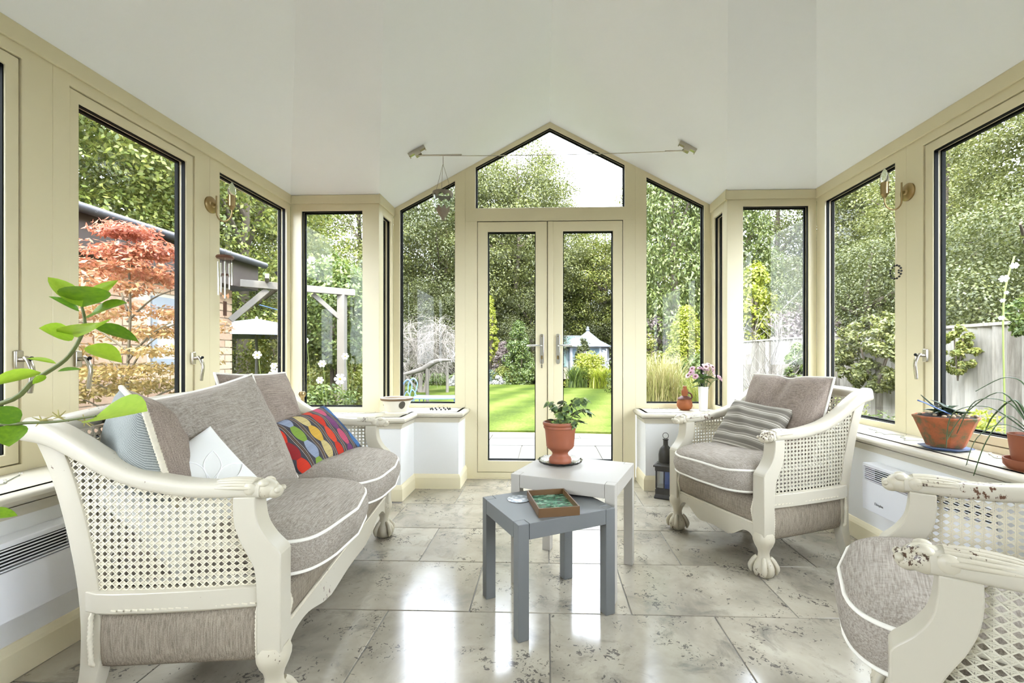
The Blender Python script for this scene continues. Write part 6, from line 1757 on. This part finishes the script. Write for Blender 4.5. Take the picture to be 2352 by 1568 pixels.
# ---- blue metal bench
M_bl = plain('blue_paint', lin(106, 136, 176), .45, var=.15, scale=14)
bn = empty('garden_bench', (-1.68, 7.05, GZ + .012), R(4), 'blue scrolled metal garden bench on the lawn', 'bench')
q = MB(); q.sweep([(-.60, 0, .46), (-.2, 0, .455), (.2, 0, .455), (.60, 0, .46)], lambda i: rrect(.21, .014, .01, 2), (0, 1, 0)); q.build('seat', M_bl, bn, smooth=40)
for s in (-1, 1):
    for yy in (-.17, .17):
        q = MB(); q.tube(spline([(s * .42, yy, .45), (s * .46, yy, .25), (s * .52, yy, 0)], 4), .014, 8); q.build('leg', M_bl, bn, smooth=60)
    for yy in (-.19, .19):
        q = MB()
        q.tube(spline([(s * .58, yy, .02), (s * .70, yy, .22), (s * .66, yy, .48), (s * .60, yy, .66), (s * .70, yy, .74), (s * .82, yy, .66), (s * .84, yy, .50)], 6), .013, 8)
        q.tube(spline([(s * .62, yy, .46), (s * .72, yy, .56), (s * .80, yy, .46), (s * .74, yy, .38), (s * .68, yy, .44)], 6), .010, 8); q.build('scroll_arm', M_bl, bn, smooth=60)

bn.scale = (.62, 1, 1)
# ---- greenhouse and summerhouse at the end of the garden
M_wtim = plain('white_garden_timber', lin(176, 178, 184), .6, var=.06)
M_lead = plain('pale_grey_roof', lin(128, 136, 148), .6, var=.1)
sh = empty('summerhouse', (1.95, 21.5, GZ), R(10), 'white summerhouse with a pointed grey roof at the end of the garden', 'summerhouse')
oct_ = [(.95 * math.cos(R(22.5 + 45 * i)), .95 * math.sin(R(22.5 + 45 * i))) for i in range(8)]
for i in range(8):
    p0, p1 = Vector((*oct_[i], 0)), Vector((*oct_[(i + 1) % 8], 0)); c0 = (p0 + p1) / 2; dd = (p1 - p0); nn = Vector((c0.x, c0.y, 0)).normalized()
    q = MB(); q.obox(c0 + Vector((0, 0, .42)), dd * .5, nn * .02, Vector((0, 0, .42))); q.obox(c0 + Vector((0, 0, 1.50)), dd * .5, nn * .02, Vector((0, 0, .06)))
    q.obox(p0 * .985 + Vector((0, 0, .78)), dd.normalized() * .06, nn * .03, Vector((0, 0, .78))); q.build('wall_panel', M_wtim, sh)
    q = MB(); q.obox(c0 + Vector((0, 0, 1.14)), dd * .46, nn * .006, Vector((0, 0, .30))); q.build('pane', plain('summerhouse_pane', lin(120, 138, 150), .05, spec=.8), sh)
q = MB(); q.lathe([(1.18, 1.52), (1.16, 1.56), (.62, 1.82), (.28, 2.08), (.10, 2.22), (.08, 2.26)], n=8); q.lathe([(.06, 2.26), (.10, 2.32), (.05, 2.38), (.07, 2.43), (0, 2.5)], n=10); q.build('roof', M_lead, sh)
gh = empty('greenhouse', (0.75, 22.4, GZ), 0, 'glass greenhouse left of the summerhouse', 'greenhouse')
M_ghg = plain('greenhouse_glass', lin(150, 178, 176), .08, spec=.8, var=.1)
q = MB(); q.box((-1.1, -.8, 0), (1.1, .8, .55)); q.build('base_wall', M_mortar, gh)
for i in range(5):
    x0 = -1.1 + i * .44
    q = MB(); q.box((x0 + .02, -.81, .58), (x0 + .42, -.80, 1.35)); q.build('pane', M_ghg, gh)
    q = MB(); q.add([(x0 + .02, -.84, 1.38), (x0 + .42, -.84, 1.38), (x0 + .42, 0, 2.05), (x0 + .02, 0, 2.05), (x0 + .02, -.84, 1.37), (x0 + .42, -.84, 1.37), (x0 + .42, 0, 2.04), (x0 + .02, 0, 2.04)], [(0, 1, 2, 3), (7, 6, 5, 4), (0, 4, 5, 1), (2, 6, 7, 3), (1, 5, 6, 2), (3, 7, 4, 0)]); q.build('roof_pane', M_ghg, gh)
for i in range(6):
    x0 = -1.1 + i * .44; q = MB(); q.tube([(x0, -.82, .5), (x0, -.82, 1.38), (x0, 0, 2.07)], .022, 6); q.build('glazing_bar', M_wtim, gh)
q = MB(); q.tube([(-1.12, -.83, 1.38), (1.12, -.83, 1.38)], .03, 6); q.tube([(-1.12, 0, 2.07), (1.12, 0, 2.07)], .03, 6); q.build('rail', M_wtim, gh)

# ---- board fence on the right
XFE = 4.2
fe = empty('board_fence', (XFE, 2.0, GZ), 0, 'weathered grey close-board fence beyond the right windows', 'fence')
def fencemat():
    t = NT('weathered_board'); oi = t.node('ShaderNodeObjectInfo'); off = t.node('ShaderNodeCombineXYZ'); t.l(t.math('MULTIPLY', oi.outputs['Random'], 20.), off.inputs[0])
    v = t.coords('Object', (18, 18, 1.6), (0, 0, 0), off.outputs[0]); n = t.noise(v, 2.2, 5, .65)
    f = t.math('ADD', t.math('MULTIPLY', n, .6), t.math('MULTIPLY', oi.outputs['Random'], .42))
    t.set(t.ramp(f, [(.25, lin(102, 96, 86)), (.5, lin(140, 135, 125)), (.75, lin(164, 160, 151))]), .9, spec=.15); return t.m
M_fb = fencemat()
bd = MB().obox((0, 0, .70), (.008, .003, 0), (-.014, .070, 0), (0, 0, .70)).mesh('board', M_fb)
rnd = random.Random(9)
for i in range(66):
    o = link('board', bd, fe, (rnd.uniform(-.004, .004), i * .138, 0)); o.rotation_euler = (rnd.uniform(-.006, .006), 0, 0)
q = MB(); q.box((-.03, -.1, 1.40), (.04, 9.2, 1.43)); q.build('capping_rail', M_fb, fe)
for i in range(4):
    q = MB(); q.box((.01, i * 2.8, 0), (.1, i * 2.8 + .09, 1.42)); q.build('post', M_fb, fe)
# bare pale shrub against the fence
bs_ = empty('bare_shrub', (3.45, 7.3, GZ), 0, 'pale bare-twigged shrub against the fence right of the bay', 'shrub')
TW = MB(); rr = random.Random(14)
def grow2(p, d, L, r, lvl):
    n = 4; path = [p]; dd = d.copy()
    for i in range(n):
        dd = (dd + Vector((rr.uniform(-.3, .3), rr.uniform(-.3, .3), rr.uniform(-.1, .15)))).normalized(); path.append(path[-1] + dd * L / n)
    TW.tube(path, [lerp(r, r * .5, i / n) for i in range(n + 1)], 5)
    if lvl < 2:
        for k_ in range(5):
            b_ = path[rr.randint(1, n)]; grow2(b_, (dd + Vector((rr.uniform(-.9, .9), rr.uniform(-.9, .9), rr.uniform(-.1, .6)))).normalized(), L * rr.uniform(.45, .7), r * .5, lvl + 1)
for i in range(9):
    a = rr.uniform(0, 2 * PI); grow2(Vector((0, 0, 0)), Vector((math.cos(a) * .55, math.sin(a) * .5, 1)).normalized(), 1.15, .010, 0)
o = TW.build('twigs', M_twig, bs_, raw=True); o['kind'] = 'stuff'
